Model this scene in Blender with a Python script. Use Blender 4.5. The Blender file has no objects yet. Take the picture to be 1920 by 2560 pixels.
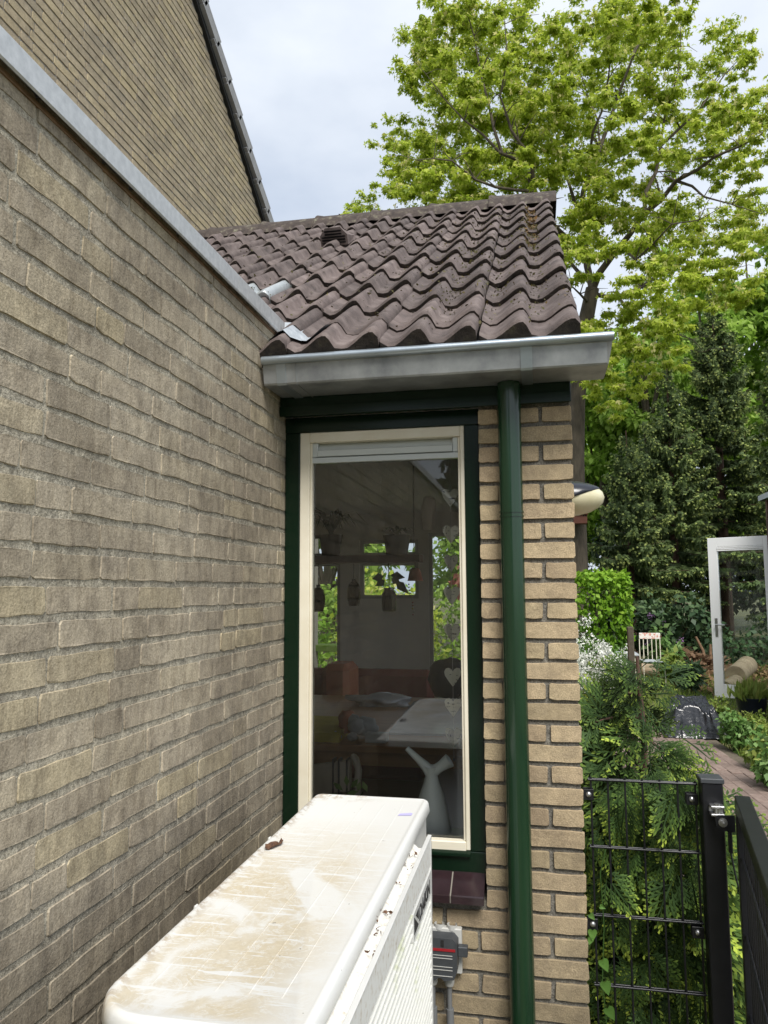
import bpy, bmesh, math, random
import numpy as np
from mathutils import Vector, Matrix, noise as mnoise

sc = bpy.context.scene
COL = sc.collection
rnd = random.Random(11)
R = math.radians
NP = np.random.default_rng(5)
GZ = 0.15                                    # ground level (the eye is at 1.75)

# ------------------------------------------------------------------ camera
EYE = Vector((0.853, 0.0, 1.75))
FPX = 1882.07                                # focal length in photo pixels (1920 x 2560)
def cam_axes(yaw, pitch, roll):
    cy, sy = math.cos(yaw), math.sin(yaw)
    f = Vector((-sy*math.cos(pitch), cy*math.cos(pitch), math.sin(pitch)))
    r = Vector((cy, sy, 0)); u = r.cross(f)
    c, s = math.cos(roll), math.sin(roll)
    return c*r+s*u, s*r-c*u, f
CR, CD, CF = cam_axes(.2009923, .10252158, -.0052567)
cd = bpy.data.cameras.new('camera'); cam = bpy.data.objects.new('camera', cd); COL.objects.link(cam)
cd.sensor_fit = 'VERTICAL'; cd.sensor_height = 36; cd.sensor_width = 27
cd.lens = FPX/2560*36; cd.clip_start = .05; cd.clip_end = 500
m3 = Matrix((CR, -CD, -CF)).transposed()
cam.matrix_world = Matrix.Translation(EYE) @ m3.to_4x4()
sc.camera = cam

def at(px, py, y):                           # the point at depth y that a sight line of the survey meets
    d = CR*((px-960)/FPX) + CD*((py-1280)/FPX) + CF
    return EYE + d*((y-EYE.y)/d.y)
def project(p):
    v = Vector(p)-EYE; w = v.dot(CF)
    if w < .05: return None
    return 960+FPX*v.dot(CR)/w, 1280+FPX*v.dot(CD)/w, w

# ------------------------------------------------------------------ world, sun, exposure
SUN_EL, SUN_AZ = R(52), R(26)                # azimuth clockwise from -y (behind the camera) towards +x
sdir = Vector((math.sin(SUN_AZ)*math.cos(SUN_EL), -math.cos(SUN_AZ)*math.cos(SUN_EL), math.sin(SUN_EL)))
W = bpy.data.worlds.new('World'); sc.world = W; W.use_nodes = True
nt = W.node_tree; nt.nodes.clear()
def N(t, typ, **kw):
    n = t.nodes.new(typ)
    for k, v in kw.items():
        if k.startswith('i_'): n.inputs[k[2:].replace('_', ' ')].default_value = v
        else: setattr(n, k, v)
    return n
out = N(nt, 'ShaderNodeOutputWorld'); bg = N(nt, 'ShaderNodeBackground'); bg.inputs['Strength'].default_value = .1
sky = N(nt, 'ShaderNodeTexSky', sky_type='NISHITA', sun_disc=False, sun_elevation=SUN_EL,
        sun_rotation=math.atan2(sdir.x, sdir.y), air_density=1.0, dust_density=2.0, ozone_density=1.0)
tc = N(nt, 'ShaderNodeTexCoord'); mp = N(nt, 'ShaderNodeMapping'); mp.inputs['Scale'].default_value = (1, 1, 1.9)
nz = N(nt, 'ShaderNodeTexNoise'); nz.inputs['Scale'].default_value = 2.3; nz.inputs['Detail'].default_value = 6; nz.inputs['Roughness'].default_value = .52
rp = N(nt, 'ShaderNodeValToRGB'); rp.color_ramp.elements[0].position = .34; rp.color_ramp.elements[0].color = (3.9, 4.45, 5.35, 1)
rp.color_ramp.elements[1].position = .66; rp.color_ramp.elements[1].color = (6.5, 6.85, 7.3, 1)
mx = N(nt, 'ShaderNodeMix', data_type='RGBA'); mx.inputs[0].default_value = .88
nt.links.new(tc.outputs['Generated'], mp.inputs[0]); nt.links.new(mp.outputs[0], nz.inputs[0]); nt.links.new(nz.outputs[0], rp.inputs[0])
nt.links.new(sky.outputs[0], mx.inputs[6]); nt.links.new(rp.outputs[0], mx.inputs[7]); nt.links.new(mx.outputs[2], bg.inputs[0]); nt.links.new(bg.outputs[0], out.inputs[0])
sl = bpy.data.lights.new('sun', 'SUN'); sl.energy = 2.7; sl.angle = R(26); sl.color = (1, .965, .90)
so = bpy.data.objects.new('sun', sl); COL.objects.link(so); so.rotation_euler = (-sdir).to_track_quat('-Z', 'Y').to_euler(); so.location = (6, -6, 12)
vs = sc.view_settings; vs.view_transform = 'Standard'; vs.look = 'None'; vs.exposure = 0.68; vs.gamma = 1; vs.use_curve_mapping = False
sc.render.engine = 'CYCLES'; sc.cycles.max_bounces = 8; sc.cycles.transparent_max_bounces = 16
sc.cycles.use_denoising = True

# ------------------------------------------------------------------ materials
def ramp(t, stops, interp='LINEAR'):
    r = N(t, 'ShaderNodeValToRGB'); cr = r.color_ramp; cr.interpolation = interp
    while len(cr.elements) < len(stops): cr.elements.new(.5)
    for e, (p, c) in zip(cr.elements, stops):
        e.position = p; e.color = (*c, 1) if len(c) == 3 else c
    return r
def newmat(name):
    m = bpy.data.materials.new(name); m.use_nodes = True
    t = m.node_tree; b = t.nodes['Principled BSDF']
    return m, t, b, t.nodes['Material Output']
def posnoise(t, scale, st=(1, 1, 1), detail=6, rough=.6, dist=0):
    g = N(t, 'ShaderNodeNewGeometry'); v = N(t, 'ShaderNodeVectorMath', operation='MULTIPLY'); v.inputs[1].default_value = st
    n = N(t, 'ShaderNodeTexNoise'); n.inputs['Scale'].default_value = scale; n.inputs['Detail'].default_value = detail
    n.inputs['Roughness'].default_value = rough; n.inputs['Distortion'].default_value = dist
    t.links.new(g.outputs['Position'], v.inputs[0]); t.links.new(v.outputs[0], n.inputs['Vector'])
    return n
def mixc(t, fac, a, b, mode='MIX'):
    m = N(t, 'ShaderNodeMix', data_type='RGBA', blend_type=mode)
    for s, x in ((0, fac), (6, a), (7, b)):
        if hasattr(x, 'is_linked') or hasattr(x, 'links'): t.links.new(x, m.inputs[s])
        elif s == 0: m.inputs[0].default_value = x
        else: m.inputs[s].default_value = (*x, 1)
    return m.outputs[2]
def rndval(t):                                # a random number per object plus a number per face
    o = N(t, 'ShaderNodeObjectInfo'); a = N(t, 'ShaderNodeAttribute', attribute_name='tint')
    s = N(t, 'ShaderNodeMath', operation='ADD'); f = N(t, 'ShaderNodeMath', operation='FRACT')
    t.links.new(o.outputs['Random'], s.inputs[0]); t.links.new(a.outputs['Fac'], s.inputs[1]); t.links.new(s.outputs[0], f.inputs[0])
    return f.outputs[0]
def addbump(t, b, h, strength, dist=.004, prev=None):
    bp = N(t, 'ShaderNodeBump'); bp.inputs['Strength'].default_value = strength; bp.inputs['Distance'].default_value = dist
    t.links.new(h, bp.inputs['Height'])
    if prev is not None: t.links.new(prev, bp.inputs['Normal'])
    t.links.new(bp.outputs[0], b.inputs['Normal']); return bp.outputs[0]
def mat(name, stops, scale=8, rough=.6, bump=0, bscale=60, st=(1, 1, 1), metal=0, spec=.5, var=0, detail=6, dist=.004, transl=0, coat=0):
    m, t, b, o = newmat(name)
    if not isinstance(stops[0], tuple) or not isinstance(stops[0][1], tuple): stops = [(0., stops), (1., stops)]
    n = posnoise(t, scale, st, detail); r = ramp(t, stops); t.links.new(n.outputs[0], r.inputs[0]); col = r.outputs[0]
    if var:
        h = N(t, 'ShaderNodeHueSaturation'); mr = N(t, 'ShaderNodeMapRange'); mr.inputs[3].default_value = 1-var; mr.inputs[4].default_value = 1+var
        t.links.new(rndval(t), mr.inputs[0]); t.links.new(mr.outputs[0], h.inputs['Value']); t.links.new(col, h.inputs['Color']); col = h.outputs[0]
    t.links.new(col, b.inputs['Base Color'])
    b.inputs['Roughness'].default_value = rough; b.inputs['Metallic'].default_value = metal; b.inputs['Specular IOR Level'].default_value = spec
    b.inputs['Coat Weight'].default_value = coat
    if bump:
        n2 = posnoise(t, bscale, st, 5); addbump(t, b, n2.outputs[0], bump, dist)
    if transl:
        tr = N(t, 'ShaderNodeBsdfTranslucent'); ms = N(t, 'ShaderNodeMixShader'); ms.inputs[0].default_value = transl
        t.links.new(col, tr.inputs[0]); t.links.new(b.outputs[0], ms.inputs[1]); t.links.new(tr.outputs[0], ms.inputs[2]); t.links.new(ms.outputs[0], o.inputs[0])
    return m
def leafmat(name, stops, transl=.35, var=.12, rough=.5, spec=.3):
    m, t, b, o = newmat(name)
    a = N(t, 'ShaderNodeAttribute', attribute_name='tint'); r = ramp(t, stops); t.links.new(a.outputs['Fac'], r.inputs[0]); col = r.outputs[0]
    oi = N(t, 'ShaderNodeObjectInfo'); h = N(t, 'ShaderNodeHueSaturation'); mr = N(t, 'ShaderNodeMapRange'); mr.inputs[3].default_value = 1-var; mr.inputs[4].default_value = 1+var
    t.links.new(oi.outputs['Random'], mr.inputs[0]); t.links.new(mr.outputs[0], h.inputs['Value']); t.links.new(col, h.inputs['Color'])
    t.links.new(h.outputs[0], b.inputs['Base Color']); b.inputs['Roughness'].default_value = rough; b.inputs['Specular IOR Level'].default_value = spec
    tr = N(t, 'ShaderNodeBsdfTranslucent'); ms = N(t, 'ShaderNodeMixShader'); ms.inputs[0].default_value = transl
    t.links.new(h.outputs[0], tr.inputs[0]); t.links.new(b.outputs[0], ms.inputs[1]); t.links.new(tr.outputs[0], ms.inputs[2]); t.links.new(ms.outputs[0], o.inputs[0])
    return m
def brickmat(name, stops, streak, grain=.5, bump=.6, fine=260, lowdirt=0):
    m, t, b, o = newmat(name)
    r = ramp(t, stops); t.links.new(rndval(t), r.inputs[0]); col = r.outputs[0]
    n1 = posnoise(t, 14, (1, 1, 1), 6, .7); r1 = ramp(t, [(.3, (.72, .71, .70)), (.7, (1.18, 1.16, 1.10))]); t.links.new(n1.outputs[0], r1.inputs[0])
    col = mixc(t, 1, col, r1.outputs[0], 'MULTIPLY')
    n2 = posnoise(t, fine, (1, 1, 1), 3, .7); r2 = ramp(t, [(.32, (1-grain*.75,)*3), (.68, (1+grain*.45,)*3)]); t.links.new(n2.outputs[0], r2.inputs[0])
    col = mixc(t, 1, col, r2.outputs[0], 'MULTIPLY')
    if streak:                                # dark run-off weathering, longer than wide
        n3 = posnoise(t, 9, (4.2, 4.2, 1.3), 8, .74); r3 = ramp(t, [(.44, (1, 1, 1)), (.64, (.55, .53, .51))]); t.links.new(n3.outputs[0], r3.inputs[0])
        col = mixc(t, streak, col, r3.outputs[0], 'MULTIPLY')
        n4 = posnoise(t, 2.2, (1, 1, 1), 4, .6); r4 = ramp(t, [(.38, (1.08, 1.08, 1.07)), (.62, (.62, .60, .575))]); t.links.new(n4.outputs[0], r4.inputs[0])
        col = mixc(t, streak*.8, col, r4.outputs[0], 'MULTIPLY')
    if lowdirt:                               # splash dirt near the ground
        g = N(t, 'ShaderNodeNewGeometry'); sx = N(t, 'ShaderNodeSeparateXYZ'); t.links.new(g.outputs['Position'], sx.inputs[0])
        n5 = posnoise(t, 5, (3, 3, 1), 6); ad = N(t, 'ShaderNodeMath', operation='MULTIPLY_ADD'); ad.inputs[1].default_value = .9; t.links.new(n5.outputs[0], ad.inputs[0]); t.links.new(sx.outputs[2], ad.inputs[2])
        mr = N(t, 'ShaderNodeMapRange'); mr.inputs[1].default_value = 1.0; mr.inputs[2].default_value = 1.75; mr.inputs[3].default_value = lowdirt; mr.inputs[4].default_value = 0
        t.links.new(ad.outputs[0], mr.inputs[0]); col = mixc(t, mr.outputs[0], col, (.055, .050, .042))
    t.links.new(col, b.inputs['Base Color']); b.inputs['Roughness'].default_value = .92; b.inputs['Specular IOR Level'].default_value = .25
    p = addbump(t, b, n2.outputs[0], bump, .003); n6 = posnoise(t, 45, (1, 1, 1), 4); addbump(t, b, n6.outputs[0], bump*.7, .008, p)
    return m
def glassmat(name, tint=(1, 1, 1), refl=1.0):
    m, t, b, o = newmat(name); t.nodes.remove(b)
    tr = N(t, 'ShaderNodeBsdfTransparent'); tr.inputs[0].default_value = (*tint, 1); gl = N(t, 'ShaderNodeBsdfGlossy'); gl.inputs['Roughness'].default_value = .004
    fr = N(t, 'ShaderNodeFresnel'); fr.inputs[0].default_value = 1.5; ml = N(t, 'ShaderNodeMath', operation='MULTIPLY', use_clamp=True); ml.inputs[1].default_value = 1.8*refl
    n = posnoise(t, 1.4, (1, 1, 1), 1); bp = N(t, 'ShaderNodeBump'); bp.inputs['Strength'].default_value = .02; bp.inputs['Distance'].default_value = .05
    t.links.new(n.outputs[0], bp.inputs['Height']); t.links.new(bp.outputs[0], gl.inputs['Normal'])
    ms = N(t, 'ShaderNodeMixShader'); t.links.new(fr.outputs[0], ml.inputs[0]); t.links.new(ml.outputs[0], ms.inputs[0]); t.links.new(tr.outputs[0], ms.inputs[1]); t.links.new(gl.outputs[0], ms.inputs[2]); t.links.new(ms.outputs[0], o.inputs[0])
    return m

MT = {}
MT['brick_grey'] = brickmat('weathered_brick', [(0, (.36, .315, .25)), (.3, (.44, .385, .305)), (.55, (.465, .41, .325)), (.82, (.485, .42, .295)), (1, (.375, .33, .27))], .72, .40, .45, 210, .75)
MT['mortar_grey'] = brickmat('weathered_mortar', [(0, (.45, .42, .35)), (1, (.45, .42, .35))], .5, .7, 1.0, 190, .6)
MT['brick_tan'] = brickmat('tan_brick', [(0, (.42, .34, .225)), (.25, (.53, .43, .285)), (.5, (.50, .395, .27)), (.75, (.56, .45, .30)), (1, (.43, .335, .23))], .22, .45, .6, 330, .35)
MT['mortar_dark'] = brickmat('dark_mortar', [(0, (.215, .205, .185)), (1, (.215, .205, .185))], .2, .8, 1.0, 240)
MT['brick_gable'] = brickmat('gable_brick', [(0, (.35, .30, .22)), (.4, (.42, .36, .265)), (.75, (.46, .39, .26)), (1, (.36, .315, .24))], .25, .35, .4, 150)
MT['mortar_gable'] = mat('gable_mortar', [(.3, (.24, .22, .19)), (.7, (.30, .275, .235))], 40, .9)
def zinc(name, a, b_, rough=.42):
    return mat(name, [(.3, a), (.5, tuple((x+y)/2 for x, y in zip(a, b_))), (.72, b_)], 9, rough, .08, 30, (1, 1, 1), metal=.75, detail=8)
MT['zinc'] = zinc('gutter_zinc', (.22, .235, .25), (.47, .49, .50), .50)
MT['zinc_bead'] = zinc('bead_zinc', (.33, .38, .42), (.44, .49, .53), .34)
MT['aluminium'] = mat('coping_metal', [(.3, (.50, .515, .52)), (.7, (.66, .67, .67))], 60, .5, .1, 200, metal=.55)
MT['green'] = mat('dark_green_gloss_paint', [(.3, (.0025, .0115, .0052)), (.7, (.0035, .016, .007))], 20, .24, .25, 26, (1, 1, .12), spec=.32, dist=.0012)
MT['pipegreen'] = mat('green_pipe_paint', [(.3, (.007, .027, .0125)), (.7, (.012, .040, .018))], 5, .2, .06, 8, (6, 6, .4), spec=.6)
MT['cream'] = mat('cream_paint', [(.3, (.70, .64, .50)), (.7, (.80, .755, .63))], 6, .35, .08, 50)
MT['vent'] = mat('grey_white_vent_metal', (.55, .585, .575), 5, .4)
MT['black'] = mat('black_gap', (.012, .012, .012), 5, .8)
MT['tile'] = mat('brown_concrete_tile', [(.28, (.060, .046, .043)), (.5, (.118, .091, .084)), (.72, (.185, .150, .140))], 16, .8, .55, 170, var=.26, detail=10, dist=.006)
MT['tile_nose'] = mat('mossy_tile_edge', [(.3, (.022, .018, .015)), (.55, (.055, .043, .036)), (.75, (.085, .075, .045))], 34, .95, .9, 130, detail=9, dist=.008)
MT['ridge'] = mat('ridge_concrete', [(.3, (.035, .028, .025)), (.55, (.075, .058, .05)), (.68, (.17, .16, .115)), (.8, (.26, .25, .19))], 28, .9, .8, 120, detail=9)
MT['silver'] = mat('aluminium_roof_tile', [(.3, (.36, .39, .40)), (.7, (.48, .51, .52))], 30, .4, .1, 80, metal=.4)
MT['lead'] = mat('pale_lead', [(.3, (.27, .30, .33)), (.7, (.48, .51, .54))], 40, .5, .5, 60, metal=.2, dist=.003)
MT['moss'] = leafmat('moss_green', [(0, (.035, .028, .012)), (.4, (.085, .075, .02)), (.75, (.16, .085, .025)), (1, (.22, .20, .06))], .1)
MT['sill'] = mat('brown_glazed_tile', [(.3, (.022, .013, .015)), (.7, (.034, .019, .022))], 20, .14, .03, 40, spec=.5)
MT['grout'] = mat('grout', (.25, .23, .20), 60, .9)
MT['white_plastic'] = mat('white_enamel', [(.3, (.60, .60, .58)), (.7, (.66, .66, .64))], 8, .38)
MT['darkgrey'] = mat('dark_grey_plastic', [(.3, (.042, .046, .052)), (.7, (.055, .060, .066))], 30, .5)
MT['greypipe'] = mat('grey_conduit', (.15, .155, .16), 10, .5)
MT['lightgrey'] = mat('light_grey_plastic', (.48, .48, .46), 20, .5)
MT['red'] = mat('red_stripe', (.30, .012, .018), 5, .5)
MT['blackpaint'] = mat('black_coated_steel', [(.3, (.008, .0085, .011)), (.7, (.013, .0135, .016))], 20, .34, .05, 90, spec=.5)
MT['steel'] = mat('bolt_steel', (.52, .52, .52), 30, .3, .1, 90, metal=.9)
MT['ink'] = mat('black_lettering', (.03, .03, .033), 10, .6)
MT['bark'] = mat('maple_bark', [(.3, (.045, .036, .026)), (.7, (.13, .105, .075))], 9, .9, .8, 22, (1, 1, .3), dist=.02)
MT['redbark'] = mat('spruce_bark', [(.3, (.060, .035, .026)), (.7, (.15, .085, .06))], 12, .9, .6, 30, (1, 1, .4), dist=.02)
MT['wood'] = mat('weathered_log', [(.3, (.20, .145, .09)), (.7, (.40, .31, .21))], 7, .85, .5, 30, (.25, 1, 1), dist=.01)
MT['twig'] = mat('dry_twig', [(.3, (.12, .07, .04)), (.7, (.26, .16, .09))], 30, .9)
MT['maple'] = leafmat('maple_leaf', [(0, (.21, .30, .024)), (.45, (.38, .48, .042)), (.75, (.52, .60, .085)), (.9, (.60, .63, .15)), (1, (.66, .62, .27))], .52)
MT['farleaf'] = leafmat('far_leaf', [(0, (.15, .26, .03)), (.5, (.27, .43, .06)), (1, (.42, .58, .13))], .5)
MT['spruce'] = leafmat('spruce_needle', [(0, (.07, .105, .045)), (.4, (.155, .22, .08)), (.72, (.28, .37, .125)), (.8, (.42, .50, .15)), (1, (.52, .60, .18))], .35, rough=.6)
MT['hedge'] = leafmat('hornbeam_leaf', [(0, (.08, .18, .014)), (.5, (.19, .37, .025)), (1, (.34, .52, .06))], .38)
MT['rhodo'] = leafmat('rhododendron_leaf', [(0, (.025, .055, .025)), (.6, (.06, .115, .045)), (1, (.11, .17, .07))], .12)
MT['under'] = leafmat('undergrowth_leaf', [(0, (.008, .02, .006)), (1, (.035, .07, .018))], .2)
MT['bush'] = leafmat('bush_leaf', [(0, (.04, .09, .02)), (.6, (.10, .20, .04)), (1, (.17, .28, .07))], .3)
MT['blossom'] = leafmat('white_blossom', [(0, (.66, .68, .60)), (1, (.82, .83, .78))], .25)
MT['purple'] = leafmat('purple_blossom', [(0, (.34, .17, .42)), (1, (.55, .33, .62))], .25)
MT['redleaf'] = leafmat('red_leaf', [(0, (.16, .03, .02)), (1, (.5, .22, .16))], .3)
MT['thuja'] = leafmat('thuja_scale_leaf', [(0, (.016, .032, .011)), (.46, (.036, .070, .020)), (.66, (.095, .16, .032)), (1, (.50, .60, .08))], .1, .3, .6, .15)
MT['thuja_shaded'] = leafmat('shaded_thuja_leaf', [(0, (.008, .017, .006)), (.45, (.02, .04, .011)), (1, (.06, .10, .02))], .08, .3, .6, .15)  # darker copy of the thuja leaf: shade inside the bush put into colour
MT['vine'] = leafmat('bindweed_leaf', [(0, (.09, .20, .035)), (1, (.14, .27, .06))], .3)
MT['grass'] = leafmat('grass_blade', [(0, (.10, .17, .025)), (.5, (.20, .29, .05)), (1, (.36, .40, .11))], .35)
MT['weed'] = leafmat('weed_leaf', [(0, (.06, .13, .03)), (.6, (.13, .25, .06)), (1, (.24, .36, .13))], .3)
MT['paver'] = mat('red_grey_paver', [(.3, (.17, .12, .10)), (.7, (.27, .205, .175))], 30, .9, .5, 120, var=.16)
MT['sand'] = mat('joint_sand', [(.3, (.09, .075, .055)), (.7, (.17, .14, .10))], 40, .95)
MT['soil'] = mat('garden_soil', [(.25, (.045, .055, .018)), (.5, (.09, .085, .035)), (.75, (.20, .19, .07))], 1.7, .95, .6, 12, detail=8, dist=.05)
MT['chips'] = mat('wood_chips', [(.3, (.20, .105, .05)), (.7, (.42, .26, .14))], 50, .95, 1, 60, dist=.03)
MT['bag'] = mat('black_foil', [(.3, (.010, .011, .014)), (.7, (.020, .022, .027))], 12, .2, .35, 9, spec=.7, dist=.03)
MT['bluepot'] = mat('blue_black_tub', (.012, .018, .035), 10, .3)
MT['dooral'] = mat('white_door_lacquer', (.86, .86, .86), 6, .3)
MT['shedwood'] = mat('grey_cladding', [(.3, (.33, .29, .26)), (.7, (.50, .46, .42))], 12, .8, .2, 60, (1, 1, .2))
MT['shedroof'] = mat('shed_roof_edge', (.42, .45, .48), 12, .5)
MT['lampblack'] = mat('black_lamp_cap', (.012, .014, .022), 6, .28, spec=.6)
MT['lampdiff'] = mat('cream_lamp_diffuser', [(.3, (.60, .56, .37)), (.7, (.70, .66, .48))], 12, .25)
MT['birdbox'] = mat('red_brown_box', [(.3, (.15, .05, .032)), (.7, (.21, .075, .048))], 9, .7)
MT['plaster'] = mat('grey_plaster', [(.3, (.72, .69, .65)), (.7, (.78, .75, .70))], 4, .85)
MT['roomdark'] = mat('room_wall', (.55, .50, .46), 4, .85)
MT['floor'] = mat('room_floor', (.22, .16, .11), 6, .4)
MT['ceil'] = mat('room_ceiling', (.80, .79, .77), 6, .9)
MT['beam'] = mat('dark_beam', (.09, .035, .028), 8, .6)
MT['tablewood'] = mat('table_wood', [(.3, (.25, .12, .05)), (.7, (.38, .20, .09))], 7, .4, st=(.3, 4, 4))
MT['yellow'] = mat('yellow_cloth', [(.3, (.42, .36, .05)), (.7, (.56, .48, .07))], 10, .9, .3, 40, (1, 1, 5))
MT['redcloth'] = mat('red_sofa', (.20, .035, .035), 6, .9)
MT['terracotta'] = mat('terracotta', (.36, .10, .045), 8, .7)
MT['toy'] = mat('grey_plush', (.42, .44, .45), 30, .95)
MT['paper'] = mat('sheet_music_paper', [(.36, (.12, .12, .10)), (.41, (.84, .82, .72)), (1, (.88, .86, .76))], 120, .8, st=(.35, 1, 1), transl=.35)
MT['can'] = mat('pale_grey_watering_can', (.68, .71, .685), 5, .45)
MT['lid'] = mat('grey_sheet', [(.3, (.33, .34, .37)), (.7, (.44, .45, .48))], 8, .2)
MT['chair'] = mat('beige_chair', (.42, .37, .29), 8, .6)
MT['smoked'] = glassmat('smoked_glass', (.30, .26, .22), 1)
MT['pot'] = mat('dark_pot', (.06, .055, .05), 8, .5)
MT['mask'] = mat('pale_mask', (.62, .55, .50), 6, .6)
MT['pane'] = glassmat('window_pane', (.97, .98, .975), .7)
MT['doorpane'] = glassmat('door_pane', (.86, .90, .89), 1.0)
MT['mosaic'] = mat('mosaic', [(.42, (.62, .25, .18)), (.5, (.80, .76, .70))], 26, .5)
MT['brownleaf'] = mat('dead_leaf', [(.3, (.035, .016, .012)), (.7, (.20, .10, .05))], 60, .8)
MT['sticker'] = mat('lilac_tape', (.50, .47, .80), 5, .5)
MT['house_tile'] = mat('grey_verge_tile', [(.3, (.24, .24, .245)), (.7, (.32, .32, .325))], 10, .65, .2, 60)

# top of the heat pump: white enamel under dried-on dirt with tide marks and wiped streaks
def dirtmat():
    m, t, b, o = newmat('dirty_white_top')
    g = N(t, 'ShaderNodeNewGeometry'); sx = N(t, 'ShaderNodeSeparateXYZ'); t.links.new(g.outputs['Position'], sx.inputs[0])
    n1 = posnoise(t, 4.5, (1, 1, 1), 7, .62, .6); n2 = posnoise(t, 13, (1, 1, 1), 8, .7, 1.2); n3 = posnoise(t, 7, (1.2, 12, 1), 5, .6, .3); n4 = posnoise(t, 150, (1, 1, 1), 2)
    mr = N(t, 'ShaderNodeMapRange'); mr.inputs[1].default_value = 1.92; mr.inputs[2].default_value = 1.50; t.links.new(sx.outputs[1], mr.inputs[0])
    ma = N(t, 'ShaderNodeMapRange'); ma.inputs[1].default_value = .545; ma.inputs[2].default_value = .44; t.links.new(sx.outputs[0], ma.inputs[0])
    r1 = ramp(t, [(.40, (.10,)*3), (.47, (.80,)*3), (.60, (1,)*3)]); t.links.new(n1.outputs[0], r1.inputs[0])
    r2 = ramp(t, [(.30, (.35,)*3), (.40, (.85,)*3), (.43, (.25,)*3), (.46, (.9,)*3), (.55, (.8,)*3), (.565, (.2,)*3), (.58, (.95,)*3), (1, (1,)*3)]); t.links.new(n2.outputs[0], r2.inputs[0])
    r3 = ramp(t, [(.575, (1,)*3), (.60, (.05,)*3), (1, (0,)*3)]); t.links.new(n3.outputs[0], r3.inputs[0])
    f = None
    mb = N(t, 'ShaderNodeMapRange'); mb.inputs[1].default_value = .995; mb.inputs[2].default_value = 1.02; t.links.new(sx.outputs[1], mb.inputs[0])
    mc = N(t, 'ShaderNodeMapRange'); mc.inputs[1].default_value = .232; mc.inputs[2].default_value = .250; t.links.new(sx.outputs[0], mc.inputs[0])
    for x in (r1.outputs[0], r2.outputs[0], r3.outputs[0], mr.outputs[0], ma.outputs[0], mb.outputs[0], mc.outputs[0]):
        if f is None: f = x; continue
        q = N(t, 'ShaderNodeMath', operation='MULTIPLY'); t.links.new(f, q.inputs[0]); t.links.new(x, q.inputs[1]); f = q.outputs[0]
    # grime caught along the wall side and the far corner
    e1 = N(t, 'ShaderNodeMapRange'); e1.inputs[1].default_value = .255; e1.inputs[2].default_value = .235; t.links.new(sx.outputs[0], e1.inputs[0])
    e2 = N(t, 'ShaderNodeMapRange'); e2.inputs[1].default_value = 2.04; e2.inputs[2].default_value = 2.09; t.links.new(sx.outputs[1], e2.inputs[0])
    e3 = N(t, 'ShaderNodeMapRange'); e3.inputs[1].default_value = .43; e3.inputs[2].default_value = .30; t.links.new(sx.outputs[0], e3.inputs[0])
    q = N(t, 'ShaderNodeMath', operation='MULTIPLY'); t.links.new(e2.outputs[0], q.inputs[0]); t.links.new(e3.outputs[0], q.inputs[1])
    mxn = N(t, 'ShaderNodeMath', operation='MAXIMUM'); t.links.new(e1.outputs[0], mxn.inputs[0]); t.links.new(q.outputs[0], mxn.inputs[1])
    r5 = ramp(t, [(.47, (0,)*3), (.58, (.6,)*3)]); n5 = posnoise(t, 48, (1, 1, 1), 6, .7); t.links.new(n5.outputs[0], r5.inputs[0])
    q2 = N(t, 'ShaderNodeMath', operation='MULTIPLY'); t.links.new(mxn.outputs[0], q2.inputs[0]); t.links.new(r5.outputs[0], q2.inputs[1])
    rt = ramp(t, [(.3, (.44, .35, .20)), (.7, (.53, .44, .28))]); t.links.new(n4.outputs[0], rt.inputs[0])
    fm = N(t, 'ShaderNodeMath', operation='MULTIPLY'); fm.inputs[1].default_value = .84; t.links.new(f, fm.inputs[0])
    c = mixc(t, fm.outputs[0], (.66, .66, .64), rt.outputs[0]); c = mixc(t, q2.outputs[0], c, (.28, .19, .09))
    n6 = posnoise(t, 55, (1, 1, 1), 2); r6 = ramp(t, [(.745, (0,)*3), (.76, (.8,)*3)]); t.links.new(n6.outputs[0], r6.inputs[0]); c = mixc(t, r6.outputs[0], c, (.13, .10, .07))
    t.links.new(c, b.inputs['Base Color']); b.inputs['Roughness'].default_value = .5
    addbump(t, b, n4.outputs[0], .08, .002); return m
MT['dirty'] = dirtmat()
MT['speckled'] = mat('speckled_white', [(.50, (.76, .76, .73)), (.62, (.66, .63, .57)), (.74, (.42, .36, .29))], 70, .5, detail=8)
MT['coil'] = mat('grey_green_coil', [(.4, (.16, .17, .15)), (.6, (.24, .26, .17))], 9, .7, .4, 300)
MT['slatw'] = mat('white_slat', [(.55, (.76, .76, .72)), (.68, (.50, .54, .33))], 7, .45, detail=7)

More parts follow.
